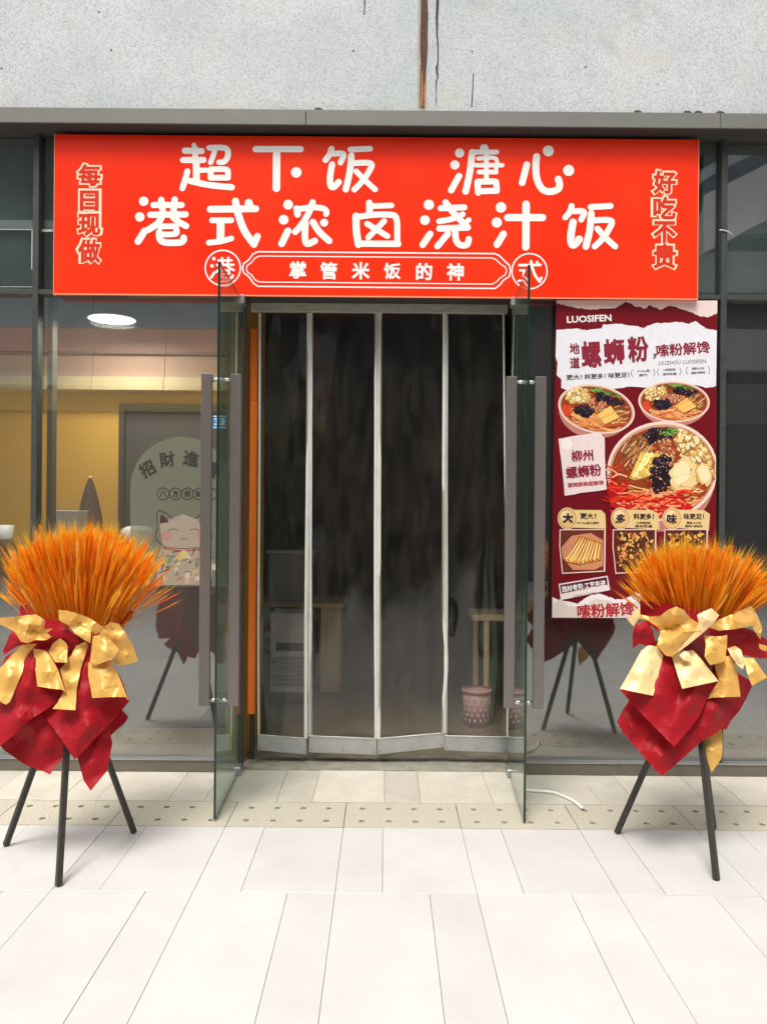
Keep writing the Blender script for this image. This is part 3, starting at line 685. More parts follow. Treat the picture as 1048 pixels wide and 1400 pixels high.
# slogan plate and torn foot
f.poly(pz2([(55, 915), (335, 868), (350, 950), (68, 1008)]), (.85, .72, .70)); f.poly(pz2([(62, 922), (330, 876), (336, 920), (70, 972)]), (.10, .01, .03))
foot = [(20, 990), (60, 1010), (110, 1018), (165, 1030), (225, 985), (290, 972), (330, 985), (380, 1005), (440, 1000), (500, 962), (560, 985), (640, 1015), (760, 990), (860, 975), (955, 1000)]
f.poly(torn(pz2(foot))+pz2([(953, 1112), (18, 1108)]), (.86, .80, .80))
f.poly(torn(pz2([(20, 1030), (70, 1000), (110, 1040), (200, 1045), (260, 1000), (340, 1010), (420, 1040), (560, 1000), (700, 1040), (955, 1030)]))+pz2([(953, 1110), (18, 1107)]), (.72, .62, .56))
f.build('printed_picture', M['print'], post)
ztop_ = zb_+z1_+f.z
DT = DP-.0006-zb_-.0006; DT2 = DP-.0006-ztop_-.0003; print('print thickness', ztop_)
ink = mat('poster_ink_red', (.24, .006, .025), .5); inkr = mat('poster_ink_bright', (.42, .01, .02), .5); inkd = mat('poster_ink_dark', (.035, .01, .014), .5); inkw = mat('poster_ink_white', (.85, .80, .78), .5); inkg = mat('poster_ink_grey', (.12, .08, .10), .5)
T = lambda *a_, **k_: text(*a_, **k_, d=DT, parent=post, th=.0005) 
def T(body, cx, cy, hpx, m, bold=.02, wpx=None, rot=0, res=2): return text(body, cx, cy, hpx, m, DT, post, bold=bold, wpx=wpx, rot=rot, th=.0003, res=res)
T('LUOSIFEN', 805, 435.5, 9.5, inkw, .03, wpx=61, rot=-3)
T('地', 785, 476.5, 15, ink, .03, wpx=14, rot=-3); T('道', 785.5, 496, 16, ink, .03, wpx=14, rot=-3)
T('螺', 808, 484.5, 37, ink, .036, wpx=28, rot=-4); T('蛳', 839, 481, 36, ink, .036, wpx=29, rot=-4); T('粉', 872, 477.5, 36, ink, .036, wpx=29, rot=-5)
T('，', 894.5, 487, 8, inkg, .03); T('嗦粉解馋', 933.5, 477, 17.5, ink, .026, wpx=74, rot=-5)
T('LIUZHOU LUOSIFEN', 932.5, 495, 5.2, inkg, .0, wpx=64, rot=-3)
T('更大！', 784.5, 515.5, 7.5, inkg, .03, wpx=22, rot=-3); T('料更多！', 813, 514.5, 7.5, inkg, .03, wpx=29, rot=-3); T('味更足！', 845.5, 512.8, 7.5, inkg, .03, wpx=29, rot=-3)
for cx_, a1, a2 in ((879, '8*14cm超', '腐竹'), (915, '10种配料', '真材实量'), (954, '慢煮18小时', '螺蛳大骨鲜汤')):
    cy_ = 510-(cx_-879)*.045
    T('（', cx_-15.5, cy_, 10.5, inkg, .0); T('）', cx_+14.5, cy_-.5, 10.5, inkg, .0)
    T(a1, cx_, cy_-3, 3.6, inkg, .02, wpx=17, rot=-3, res=1); T(a2, cx_, cy_+2.8, 3.6, inkg, .02, wpx=12 if cx_ == 879 else 19, rot=-3, res=1)
DT = DT2
T('柳州', 795.5, 623, 16, ink, .03, wpx=30, rot=-4); T('螺蛳粉', 797.5, 644.5, 17, ink, .03, wpx=49, rot=-6); T('酸辣鲜爽超解馋', 800.5, 661.5, 6.6, inkr, .02, wpx=49, rot=-5)
T('大', 776, 708.5, 14, inkd, .07); T('多', 848, 709.5, 14, inkd, .045, rot=12); T('味', 918, 709.5, 14, inkd, .045)
for cx_, a1, a2, a3 in ((803.5, '更大！', '8*14cm超大腐竹', ''), (879.5, '料更多！', '10种配料', '真材实量'), (948, '味更足！', '慢煮18小时', '螺蛳大骨鲜汤')):
    T(a1, cx_, 705.5+(cx_ > 850)*.7, 8.2, inkd, .03, wpx=22 if cx_ < 810 else 28)
    T(a2, cx_, 715, 3.6, inkd, .02, wpx=31 if not a3 else 20, res=1)
    if a3: T(a3, cx_, 719.5, 3.6, inkd, .02, wpx=24, res=1)
T('选材考究·工艺先进', 797.5, 801.5, 9, inkw, .032, wpx=61, rot=-9); T('LIUZHOU LUOSIFEN', 799, 813, 3, inkg, .0, wpx=32, rot=-9)
T('嗦粉解馋', 827.5, 834.5, 20, inkr, .03, wpx=78, rot=-4)

# ------------------------------------------------------------------ open glass door leaves
def leaf(px_h, label, side):
    t = thing('glass_door', label, 'door', 'open glass door leaves')
    x_hinge = P(331, 700, D).x if side < 0 else P(697.5, 700, D).x
    t.location = (x_hinge, 0, 0); t.rotation_euler = (0, 0, R(1.2 if side < 0 else -3.1)); xh = 0
    th, y0, y1, z0, z1 = .012, -.80, -.035, .012, 2.845
    bm = bmesh.new(); add_box(bm, xh-th/2, xh+th/2, y0, y1, z0, z1); bmesh.ops.recalc_face_normals(bm, faces=bm.faces)
    me = from_bm(bm); me.materials.append(M['leaf']); me.materials.append(M['leafedge'])
    for p in me.polygons: p.material_index = 0 if abs(p.normal.x) > .5 else 1
    link('glass_pane', me, None, t)
    yh = -.715; zt_, zb_ = P(284, 511, D+yh).z, P(275, 965, D+yh).z
    for s in (-1, 1):
        xo = xh+s*.075
        h = boxes('handle', [(xo-.028, xo+.028, yh-.012, yh+.018, zb_, zt_)], M['handle'], t, bev=.003)
        for z in (zt_-.03, zb_+.03):
            tube('standoff', [(xh+s*.006, yh, z), (xo-s*.028, yh, z)], .011, M['chrome'], h, seg=12)
    boxes('pivot_hinge', [(xh-.018, xh+.018, -.12, -.03, z1-.03, z1+.02)], M['alu'], t, bev=.003)
    boxes('pivot_hinge', [(xh-.018, xh+.018, -.12, -.03, .001, .05)], M['alu'], t, bev=.003)
    return t
leaf(331, 'left glass door leaf standing open beside the orange board, with long taupe bar handles', -1)
leaf(697, 'right glass door leaf standing open near the tall food poster, with long taupe bar handles', 1)

# ------------------------------------------------------------------ curtain of clear plastic panels
DC = D+.14
rail = boxes('curtain_rail', [(P(344, 420, DC).x, P(693, 420, DC).x, DC-D-.03, DC-D+.01, P(520, 428, DC).z, P(520, 416.5, DC).z)], M['velcro'], bev=.002)
tag(rail, 'pale horizontal header rail the plastic door curtain hangs from, under the red sign', 'rail')
lint = boxes('door_lintel', [(xl, xr, -.03, .3, P(520, 416, DC).z+.004, ZT-.016)], M['soffit'], kind=None)
tag(lint, 'dark lintel over the doorway between red sign and curtain rail', 'lintel')
edges = [353, 423, 516.5, 609, 690]
bott = [(353, 417.5, 1004.5, 1026, 1009.5, 1032), (423.5, 513.5, 1006, 1029, 1010, 1032.5), (517, 606, 1010, 1032, 1002, 1022), (608.5, 716, 1006, 1026, 1008, 1030)]
labs = ['leftmost clear plastic curtain panel of the doorway, hanging beside the orange board', 'second clear plastic curtain panel from left in the doorway, hiding a wood table',
        'clear plastic curtain panel second from right in the doorway, right of the double white strip', 'rightmost clear plastic curtain panel of the doorway, in front of the pink basket']
tops = [(355, 422), (424.5, 514), (519.5, 607.5), (610, 688)]
for i in range(4):
    t = thing('plastic_curtain', labs[i], 'curtain', 'clear plastic panels of the door curtain')
    xa, xb = tops[i]; ba, bb, ya, yaa, yb, ybb = bott[i]
    if i == 3: bb = 694
    bm = bmesh.new(); NX, NZ = 22, 60; grid = []
    for r in range(NZ+1):
        s_ = r/NZ; row = []
        for c_ in range(NX+1):
            u = c_/NX; px_ = (xa+(xb-xa)*u)*(1-s_)+(ba+(bb-ba)*u)*s_
            py_ = 428*(1-s_)+(ya+(yb-ya)*u)*s_
            wv = .010*math.sin(u*5+i*2+s_*2.2)*s_+.006*math.sin(s_*9+i*1.7+u*3)+.007*noise.noise(Vector((u*2.5+i*7, s_*5, 3)))
            row.append(bm.verts.new(P(px_, py_, DC+i % 2*.012+wv*1.5)))
        grid.append(row)
    for r in range(NZ):
        for c_ in range(NX): bm.faces.new((grid[r][c_], grid[r][c_+1], grid[r+1][c_+1], grid[r+1][c_]))
    link('plastic_sheet', from_bm(bm), M['pvc'], t, smooth=True)
    # edge strips
    def strip(side, wpx):
        bm = bmesh.new(); prev = None
        for r in range(NZ+1):
            s_ = r/NZ
            xx = (xa if side < 0 else xb)*(1-s_)+(ba if side < 0 else bb)*s_ + (1.2*math.sin(s_*7+i)*s_*.6)
            if i == 2 and side > 0 and .74 < s_ < .92: xx += 3*math.sin((s_-.74)/.18*math.pi)
            yy = 428*(1-s_)+(ya if side < 0 else yb)*s_
            dd = DC+i % 2*.012-.004+.004*math.sin(s_*9+i)
            cur = [bm.verts.new(P(xx+o_, yy, dd)+Vector((0, e_, 0))) for o_, e_ in ((-wpx/2, 0), (-wpx*.2, -.004), (wpx*.2, -.004), (wpx/2, 0), (wpx/2, .006), (-wpx/2, .006))]
            if prev:
                for k in range(6): bm.faces.new((prev[k], prev[(k+1) % 6], cur[(k+1) % 6], cur[k]))
            prev = cur
        bmesh.ops.recalc_face_normals(bm, faces=bm.faces)
        link('magnetic_strip', from_bm(bm), M['strip'], t)
    strip(-1, 3.0 if i == 0 else 5.0); strip(1, 5.0 if i < 3 else 2.5)
    # weighted plate at the foot
    bm = bmesh.new(); fr_ = [P(ba-1, ya, DC-.012), P(bb+1, yb, DC-.012), P(bb+1, ybb, DC-.014), P(ba-1, yaa, DC-.014)]
    if i == 3: fr_[1] = P(696, yb, DC-.012); fr_[2] = P(696, ybb, DC-.014)
    va = [bm.verts.new(v) for v in fr_]; vb = [bm.verts.new(v+Vector((0, .02, 0))) for v in fr_]
    bm.faces.new(va); bm.faces.new(vb[::-1])
    for k in range(4): bm.faces.new((va[k], vb[k], vb[(k+1) % 4], va[(k+1) % 4]))
    bmesh.ops.bevel(bm, geom=list(bm.edges), offset=.0025, segments=2, affect='EDGES')
    bmesh.ops.recalc_face_normals(bm, faces=bm.faces)
    pl = link('weight_plate', from_bm(bm), M['alu'], t)
    tube('plate_lip', [fr_[0]+Vector((0, -.003, 0)), fr_[1]+Vector((0, -.003, 0))], .0035, M['strip'], pl, seg=6)
    for u in (.04, .5, .96):
        c_ = fr_[3].lerp(fr_[2], u)*.82+fr_[0].lerp(fr_[1], u)*.18
        bm = bmesh.new(); bmesh.ops.create_uvsphere(bm, u_segments=8, v_segments=5, radius=.0035, matrix=Matrix.Translation(c_+Vector((0, -.001, 0))))
        link('rivet', from_bm(bm), M['soffit'], pl)

# ------------------------------------------------------------------ interior
boxes('interior_floor', [(-6, 6, .05, 7, -.029, -.004)], M['roomfloor'], kind='structure')
boxes('threshold', [(xl, xr, -.005, .30, -.028, .003)], mat('worn_cement', (.30, .28, .22), .8, noise_amt=.9, scale=9, col2=(.16, .15, .12), bump=.4, bscale=40), kind='structure')
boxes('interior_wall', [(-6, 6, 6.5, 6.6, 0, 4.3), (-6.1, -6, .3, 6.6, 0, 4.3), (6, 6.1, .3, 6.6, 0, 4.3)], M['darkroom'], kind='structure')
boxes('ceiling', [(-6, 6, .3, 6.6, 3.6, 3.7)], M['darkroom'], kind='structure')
YW = .87
boxes('partition_wall', [(-6, -1.91, YW, YW+.1, 1.06, 3.3), (-1.91, -.98, YW, YW+.1, 2.34, 3.3), (-.98, -.88, .12, YW+.1, 0, 3.3)], M['yellow'], kind='structure')
mb = lambda n, c: mat(n, c, .6, noise_amt=.3, scale=3)
bh = lambda py: P(100, py, D+.70).z  # added bands behind the glass, painted with the stripes of the mirrored facade
for nm_, y_t, y_b, dd_, m_ in (('slate_reflection', 400, 447, .0, mb('reflected_slate', (.20, .23, .25))), ('pink_reflection', 448, 482, .02, mb('reflected_pink', (.42, .25, .20))), ('groove_reflection', 482.5, 486, .06, mb('reflected_groove', (.22, .12, .08))), ('pink_reflection', 486.5, 514, .0, mb('reflected_pink2', (.46, .28, .20))), ('cream_reflection', 515, 533, -.03, mb('reflected_cream', (.62, .47, .26)))):
    for xa_, xb_ in ((-6, P(-20, 450, D+.70).x), (P(-20, 450, D+.70).x+.004, P(127, 450, D+.70).x), (P(127, 450, D+.70).x+.004, P(225, 450, D+.70).x), (P(225, 450, D+.70).x+.004, -.98)):
        boxes(nm_, [(xa_, xb_, .70+dd_, YW-.001, bh(y_b), bh(y_t))], m_, kind='structure')
boxes('added_base', [(-6, -1.91, YW-.02, YW+.1, 0, 1.058)], mat('added_base_grey', (.12, .12, .115), .6, noise_amt=.4, scale=4), kind='structure')  # dark base added so the mirrored pavement prevails below the ochre
boxes('alcove_ceiling', [(-6, -.88, .03, YW+.1, 3.301, 3.35)], M['plastic'], kind='structure')
dk = thing('dark_cabinet', 'dark framed grey panel against the ochre wall behind the lucky cat sticker', 'cabinet')
boxes('panel', [(-1.87, -1.02, YW+.03, YW+.09, 0, 2.30)], mat('slate_panel', (.07, .075, .08), .4), dk)
for b_2 in ((-1.908, -1.87, YW-.02, YW+.095, 0, 2.338), (-1.02, -.982, YW-.02, YW+.095, 0, 2.338)): boxes('frame_post', [b_2], M['frame'], dk, bev=.003)
boxes('frame_rail', [(-1.869, -1.021, YW-.02, YW+.095, 2.30, 2.338)], M['frame'], dk, bev=.003)
ip = boxes('inner_post', [(P(58, 700, D).x, P(75, 700, D+.1).x, .05, .12, 0, 2.9)], M['frame'], bev=.003); tag(ip, 'dark green grey steel post just inside the left window, beside the mullion', 'post')
# bar counter with bowls
ct = thing('window_counter', 'dark brown narrow counter inside the left window, holding white tubs', 'counter')
boxes('counter_top', [(-6, -1.86, .16, .52, 1.27, 1.30)], M['darkwood'], ct, bev=.003)
boxes('apron', [(-6, -1.88, .20, .48, 1.06, 1.268)], M['darkwood'], ct)
p = P(89, 720, 5.1); o = lathe('plastic_tub', [(.0, 0), (.105, 0), (.125, .20), (.130, .205), (.120, .205), (.10, .01)], (p.x, .33, 1.30+.0), M['plastic']); o.location.z = P(89, 698, 5.14).z-1.505; tag(o, 'tall white plastic tub behind the left glass, above the orange wheat', 'tub')
zz = P(89, 698, 5.14).z-1.505
boxes('tray_stack', [(-6, -1.9, .2, .48, 1.301, 1.30+max(zz, .002))], M['darkwood'], ct) if zz > .004 else None
p = P(185, 720, 5.1)
o = lathe('white_bowl', [(0, 0), (.05, 0), (.09, .05), (.105, .10), (.07, .125), (0, .135)], (p.x, .33, P(185, 718, 5.14).z-.135), M['plastic']); tag(o, 'white rounded bowl behind the glass between the wheat and the cat sticker', 'bowl')
pd = boxes('bowl_plinth', [(p.x-.14, p.x+.14, .22, .45, 1.06, P(185, 718, 5.14).z-.136)], M['darkwood']); tag(pd, 'dark wooden block under the white rounded bowl behind the left glass', 'plinth')
p = P(2, 720, 5.1)
o = lathe('white_cup', [(0, 0), (.04, 0), (.055, .10), (.058, .10), (.045, .01)], (p.x, .33, P(2, 718, 5.14).z-.10), M['plastic']); tag(o, 'small white cup behind the glass at the far left edge of the window', 'cup')
pa = thing('mirrored_parasol', 'dark brown folded parasol behind the white tub, added for one mirrored in the left window', 'parasol')  # solid stand-in for a parasol reflected in the pane
p = P(118, 700, 5.25); lathe('canopy', [(.005, .02), (.03, -.04), (.06, -.15), (.09, -.30), (.11, -.36), (.02, -.30)], (p.x, .50, P(118, 655, 5.25).z), mat('dark_brown_cloth', (.07, .035, .03), .8), pa, seg=10)
tube('pole', [(p.x, .50, 1.3), (p.x, .50, P(118, 650, 5.25).z)], .008, M['wood'], pa)
# ceiling lamp in the alcove
lp = thing('ceiling_lamp', 'round lit ceiling lamp behind the glass under the left end of the sign', 'lamp')
c0 = P(153, 437, D+.20)
lathe('lamp_shade', [(.0, .03), (.10, .022), (.145, .006), (.15, 0), (.145, .002)], (c0.x, .20, c0.z), M['plastic'], lp)
lathe('lamp_disc', [(0, 0), (.05, -.001), (.142, .001)], (c0.x, .20, c0.z+.0005), M['lamp'], lp)
lathe('bulb', [(0, -.022), (.03, -.018), (.05, 0)], (c0.x, .20, c0.z), mat('bulb_glow', (1, 1, 1), .5, emit=((.95, 1, .97), 14)), lp)
ll = bpy.data.lights.new('lamp_light', 'AREA'); ll.shape = 'DISK'; ll.size = .27; ll.energy = 12; ll.color = (1, .93, .80)
lo = bpy.data.objects.new('lamp_light', ll); lo.location = (c0.x, .20, c0.z-.026); COL.objects.link(lo)
# orange board beside the doorway
ob = thing('orange_board', 'tall narrow bright orange board in two lengths standing just inside the doorway, left', 'board')
za, zm, zb2 = P(346, 449, 5.0).z, P(346, 548, 5.0).z, P(343, 976, 5.0).z
boxes('board', [(P(342, 500, 5.0).x, P(351.5, 500, 5.0).x, .19, .23, zm+.003, za)], M['orange'], ob, bev=.002)
boxes('board', [(P(342, 700, 5.0).x-.004, P(351, 700, 5.0).x, .175, .23, zb2, zm)], M['orange'], ob, bev=.002)
boxes('foot_block', [(P(342, 700, 5.0).x+.005, P(350, 700, 5.0).x-.005, .19, .22, -.004, zb2)], M['soffit'], ob)
# furniture seen through the curtain
tb = thing('side_table', 'light wood table behind the two left curtain panels, white louvred cooler in front', 'table')
y_ = 2.0; p1, p2 = P(345, 824, D+y_), P(470, 824, D+y_)
boxes('tabletop', [(p1.x-.3, p2.x, y_-.02, y_+.6, p1.z-.035, p1.z)], M['wood'], tb, bev=.003)
boxes('end_panel', [(p2.x-.20, p2.x-.03, y_+.03, y_+.57, .0, p1.z-.036)], M['wood'], tb)
for dx in (-.29, .42): boxes('leg', [(p1.x+dx, p1.x+dx+.05, y_, y_+.05, 0, p1.z-.036)], M['wood'], tb)
bx = thing('storage_box', 'white things box on the light wood table behind the leftmost curtain panel', 'box')
boxes('box_body', [(p1.x+.12, p1.x+.50, y_+.1, y_+.4, p1.z+.001, p1.z+.42)], M['greybox'], bx, bev=.01)
boxes('lid', [(p1.x+.10, p1.x+.52, y_+.08, y_+.42, p1.z+.421, p1.z+.45)], M['plastic'], bx, bev=.006)
bx['label'] = 'grey lidded box standing on the light wood table behind the leftmost curtain panel'
ht = thing('air_cooler', 'white louvred air cooler on the floor behind the leftmost curtain panel', 'air cooler')
y_ = 1.6; q1, q2 = P(369, 838, D+y_), P(424, 838, D+y_)
boxes('body', [(q1.x, q2.x, y_, y_+.3, .09, q1.z)], M['plastic'], ht, bev=.012)
for k in range(7): boxes('louvre', [(q1.x+.03, q2.x-.03, y_-.012, y_-.001, .16+k*.035, .18+k*.035)], M['greybox'], ht, bev=.002)
boxes('display', [(q1.x+.05, q2.x-.05, y_-.008, y_-.001, .44, .50)], M['soffit'], ht)
boxes('base', [(q1.x+.01, q2.x-.01, y_+.01, y_+.28, .0, .088)], M['soffit'], ht)
st = thing('wooden_stool', 'tall light wood stool behind the rightmost curtain panel, over the pink basket', 'stool')
y_ = 1.25; s1, s2 = P(646, 840, D+y_), P(700, 840, D+y_)
boxes('seat', [(s1.x, s2.x+.12, y_, y_+.35, s1.z-.05, s1.z)], M['wood'], st, bev=.005)
for lx, ly in ((s1.x+.09, y_+.02), (s2.x+.07, y_+.02), (s1.x+.04, y_+.30), (s2.x+.07, y_+.30)): boxes('leg', [(lx, lx+.04, ly, ly+.035, 0, s1.z-.051)], M['wood'], st, bev=.002)
bk = thing('waste_basket', 'pink perforated plastic basket on the floor inside the doorway at right', 'basket')
c1 = P(652, 975, D+1.0); bc = (c1.x, 1.05, 0)
lathe('body', [(.0, .005), (.085, .0), (.105, .25), (.10, .25), (.08, .012)], bc, M['pink'], bk)
lathe('rim', [(.102, .245), (.114, .25), (.114, .268), (.102, .27)], bc, M['pink'], bk)
for r in range(5):
    for k in range(14):
        a_ = k*2*math.pi/14+r*.22; rr = .0875+.02*(.05+r*.04)/.25+.0015; z = .05+r*.04
        bm = bmesh.new(); bmesh.ops.create_cube(bm, size=1, matrix=Matrix.Translation((bc[0]+rr*math.cos(a_), bc[1]+rr*math.sin(a_), z)) @ Matrix.Rotation(a_, 4, 'Z') @ Matrix.Diagonal((.002, .014, .02, 1)))
        link('slot', from_bm(bm), M['plastic'], bk)

# ------------------------------------------------------------------ lucky cat sticker and number sticker on the glass
ck = thing('lucky_cat_sticker', 'frosted arch sticker with dark characters and a lucky cat on the left glass', 'sticker')
DK = D-.004
arch = [(178, 802), (178, 668)] + [(248-70*math.cos(t*math.pi/24), 668-71*math.sin(t*math.pi/24)) for t in range(1, 24)] + [(318, 668), (318, 802)]
bm = bmesh.new(); bm.faces.new([bm.verts.new(P(x, y, DK)) for x, y in arch]); bmesh.ops.recalc_face_normals(bm, faces=bm.faces)
o = link('film', from_bm(bm), M['sticker'], ck); sm_ = o.modifiers.new('s', 'SOLIDIFY'); sm_.thickness = .0008
inkk = mat('sticker_black', (.03, .028, .022), .6)
for ch, x, y, r_ in (('招', 201, 641, -30), ('財', 228, 628, -10), ('進', 261, 627, 10), ('寶', 290, 641, 30)):
    text(ch, x, y, 21, inkk, DK-.002, ck, bold=.02, rot=r_, th=.0005, name='character')
for ch, x in (('八', 223), ('方', 239.5), ('来', 256), ('財', 272)):
    text(ch, x, 675, 9, inkk, DK-.002, ck, bold=.015, th=.0004, name='character')
f = Flat(DK-.0015, step=1e-5); K = (.05, .03, .025); PK = (.50, .20, .15)
for x in (223, 239.5, 256, 272, 288): ring(x, 675, 8, 1.0, f, K, n=20)
f.poly([(218, 800), (212, 770), (222, 745), (218, 715), (250, 703), (284, 715), (280, 745), (292, 770), (288, 800)], (.33, .27, .20))
for s in (-1, 1):
    cx = 251
    f.poly([(cx+s*33, 716), (cx+s*31, 703), (cx+s*24, 708), (cx+s*20, 714)], K); f.stroke([(cx+s*36, 718), (cx+s*36, 700), (cx+s*27, 700), (cx+s*14, 710)], .9, K)
    f.stroke([(cx+s*22, 726), (cx+s*15, 723), (cx+s*8, 725)], .9, K); f.ell(cx+s*24, 733, 6.5, 6, (.42, .20, .15))
    f.stroke([(cx+s*36, 722), (cx+s*38, 735), (cx+s*26, 747), (cx, 750)], .9, K)
f.ell(251, 733, 2, 1.4, PK); f.stroke([(246, 738), (251, 736), (256, 738)], .8, K)
f.stroke([(226, 750), (251, 753), (276, 750)], 2.4, (.42, .08, .06)); f.ell(251, 758, 6, 6, (.55, .40, .08))
rk = random.Random(5)
for _ in range(40):
    f.ell(rk.uniform(185, 300), rk.uniform(755, 798), rk.uniform(2, 6), rk.uniform(1.5, 4), rk.choice([(.42, .14, .12), (.50, .36, .10), (.50, .30, .24), (.16, .20, .10), (.35, .10, .09), (.5, .42, .33)]), n=10, rot=rk.uniform(0, 3))
for _ in range(26):
    x, y = rk.uniform(188, 298), rk.uniform(748, 796); f.stroke([(x, y), (x+rk.uniform(-8, 8), y+rk.uniform(-5, 5)), (x+rk.uniform(-10, 10), y+rk.uniform(-2, 8))], .8, K)
f.build('drawing', M['stickerink'], ck)
f2 = Flat(DK-.001); 
nb = thing('number_sticker', 'small blue number sticker beside the left door handle', 'sticker')
bl = boxes('sticker_sheet', [(P(291, 576, D).x, P(309.5, 576, D).x, -.003, -.0005, P(300, 586, D).z, P(300, 567.5, D).z)], M['blue'], nb)
text('33', 300, 576.5, 9.5, M['white'], D-.0035, nb, bold=.03, wpx=14, th=.0004)
boxes('white_bar', [(P(292, 576, D).x, P(308.5, 576, D).x, -.0038, -.0032, P(300, 569.8, D).z, P(300, 568.6, D).z)], M['white'], nb)
boxes('white_bar', [(P(292, 576, D).x, P(308.5, 576, D).x, -.0038, -.0032, P(300, 585, D).z, P(300, 583.8, D).z)], M['white'], nb)

# cable on the floor
cp = [G(706, 1080), G(722, 1083), G(738, 1084), G(756, 1086), G(772, 1092), G(785, 1099), G(797, 1109)]
pts = []
for i in range(len(cp)-1):
    for k in range(5):
        a_, b_3, c_3, d_3 = cp[max(i-1, 0)], cp[i], cp[i+1], cp[min(i+2, len(cp)-1)]; t = k/5
        v = .5*((2*b_3)+(c_3-a_)*t+(2*a_-5*b_3+4*c_3-d_3)*t*t+(3*b_3-a_-3*c_3+d_3)*t**3); v.z = .009; pts.append(v)
o = tube('cable', pts, .0085, M['cable'], seg=10); tag(o, 'short white cable lying on the paving right of the open door', 'cable')

# ------------------------------------------------------------------ flower stands
def sheet(name, m, outline, ctrl, d0, parent, mirror=None, wr=.010, seed=0, step=4.6, knot=None):
    """one crumpled paper sheet: outline and control points are (x, y, cm towards the camera)"""
    rs = random.Random(seed)
    ol = [Vector((p[0], p[1])) for p in outline]
    # densify the outline
    dens = []
    for i in range(len(ol)):
        a_, b_ = ol[i], ol[(i+1) % len(ol)]; n = max(1, int((b_-a_).length/step))
        for k in range(n): dens.append(a_.lerp(b_, k/n))
    x0, x1 = min(p.x for p in ol), max(p.x for p in ol); y0, y1 = min(p.y for p in ol), max(p.y for p in ol)
    pts = list(dens); nb_ = len(dens)
    def inside(p):
        c_ = False; j = len(dens)-1
        for i in range(len(dens)):
            a_, b_ = dens[i], dens[j]
            if (a_.y > p.y) != (b_.y > p.y) and p.x < (b_.x-a_.x)*(p.y-a_.y)/(b_.y-a_.y)+a_.x: c_ = not c_
            j = i
        return c_
    y = y0
    while y < y1:
        x = x0
        while x < x1:
            p = Vector((x+rs.uniform(-1, 1), y+rs.uniform(-1, 1)))
            if inside(p) and min((p-q_).length for q_ in dens) > step*.45: pts.append(p)
            x += step
        y += step
    cs = [(Vector((p[0], p[1])), p[2]) for p in outline]+[(Vector((p[0], p[1])), p[2]) for p in ctrl]
    # folded-paper depth: flat facets between the control points, eased a little
    cv_, _e, cf_, *_o = delaunay_2d_cdt([c_[0] for c_ in cs], [(i, (i+1) % len(outline)) for i in range(len(outline))], [], 0, 1e-5)
    cz = []
    for v in cv_: cz.append(min(cs, key=lambda c_: (c_[0]-v).length_squared)[1])
    n0_ = len(pts); eds = set()
    for t_ in cf_:
        for k in range(3): eds.add(tuple(sorted((t_[k], t_[k-1]))))
    ced = []
    for a_, b_ in sorted(eds):
        mid_ = (cv_[a_]+cv_[b_])/2
        if not inside(mid_): continue
        nseg = max(1, int((cv_[b_]-cv_[a_]).length/step)); prev = None
        for k in range(nseg+1):
            pts.append(cv_[a_].lerp(cv_[b_], .02+.96*k/nseg)); cur = len(pts)-1
            if prev is not None: ced.append((prev, cur))
            prev = cur
    vv, ee, ff, *_ = delaunay_2d_cdt(pts, [(i, (i+1) % nb_) for i in range(nb_)]+ced, [], 1, 1e-4)
    ff = [f_ for f_ in ff if inside(sum((vv[k] for k in f_), Vector((0, 0)))/len(f_))]
    def facet(v):
        best = None
        for t_ in cf_:
            a_, b_, c_ = (cv_[k] for k in t_[:3]); dt = (b_.y-c_.y)*(a_.x-c_.x)+(c_.x-b_.x)*(a_.y-c_.y)
            if abs(dt) < 1e-9: continue
            l1 = ((b_.y-c_.y)*(v.x-c_.x)+(c_.x-b_.x)*(v.y-c_.y))/dt; l2 = ((c_.y-a_.y)*(v.x-c_.x)+(a_.x-c_.x)*(v.y-c_.y))/dt; l3 = 1-l1-l2
            m_ = min(l1, l2, l3)
            if best is None or m_ > best[0]: best = (m_, l1*cz[t_[0]]+l2*cz[t_[1]]+l3*cz[t_[2]])
            if m_ >= -1e-6: break
        return best[1]
    def soft(v):
        W = Z = 0
        for q_, z_ in cs:
            w_ = 1/((v-q_).length_squared+140); w_ *= w_; W += w_; Z += w_*z_
        return Z/W
    zv = [.30*facet(v)+.70*soft(v) for v in vv]
    nbr = [set() for _ in vv]
    for f_ in ff:
        for k in range(len(f_)): nbr[f_[k]].add(f_[k-1]); nbr[f_[k-1]].add(f_[k])
    for _ in range(4): zv = [zv[i]*.6+.4*sum(zv[j] for j in nbr[i])/max(1, len(nbr[i])) if nbr[i] else zv[i] for i in range(len(vv))]
    sd_ = seed*13.7
    bm = bmesh.new(); vs = []
    for vi, v in enumerate(vv):
        z = zv[vi]/100
        n1 = noise.noise(Vector((v.x*.035+sd_, v.y*.02, 1))); n2 = noise.noise(Vector((v.x*.10+v.y*.03, v.y*.05+sd_, 4)))
        z += wr*(1.2*abs(n1)-.4+.4*abs(n2))
        if knot is not None:
            kd = (v-knot).length; th_ = math.atan2(v.y-knot.y, v.x-knot.x)
            fq = 3.6 if m is RP else 5.0
            ph = th_*fq+1.3*noise.noise(Vector((th_*2, sd_, kd*.012)))
            rid = 1-abs((ph/math.pi) % 2-1)*2
            z += (.012 if m is RP else .010)*(1-2*abs(math.sin(ph/2))**.7)*min(1, kd/30)
        z += max(0, v.y-890)/160*.16 if mirror is None else 0
        if mirror is None: w3 = P(v.x, v.y, d0-z)
        else:
            w3 = P(v.x, v.y-38, d0); w3 = Vector((mirror-(w3.x-mirror)*.75, w3.y+z, w3.z))
        vs.append(bm.verts.new(w3))
    for f_ in ff: bm.faces.new([vs[i] for i in f_])
    bmesh.ops.recalc_face_normals(bm, faces=bm.faces)
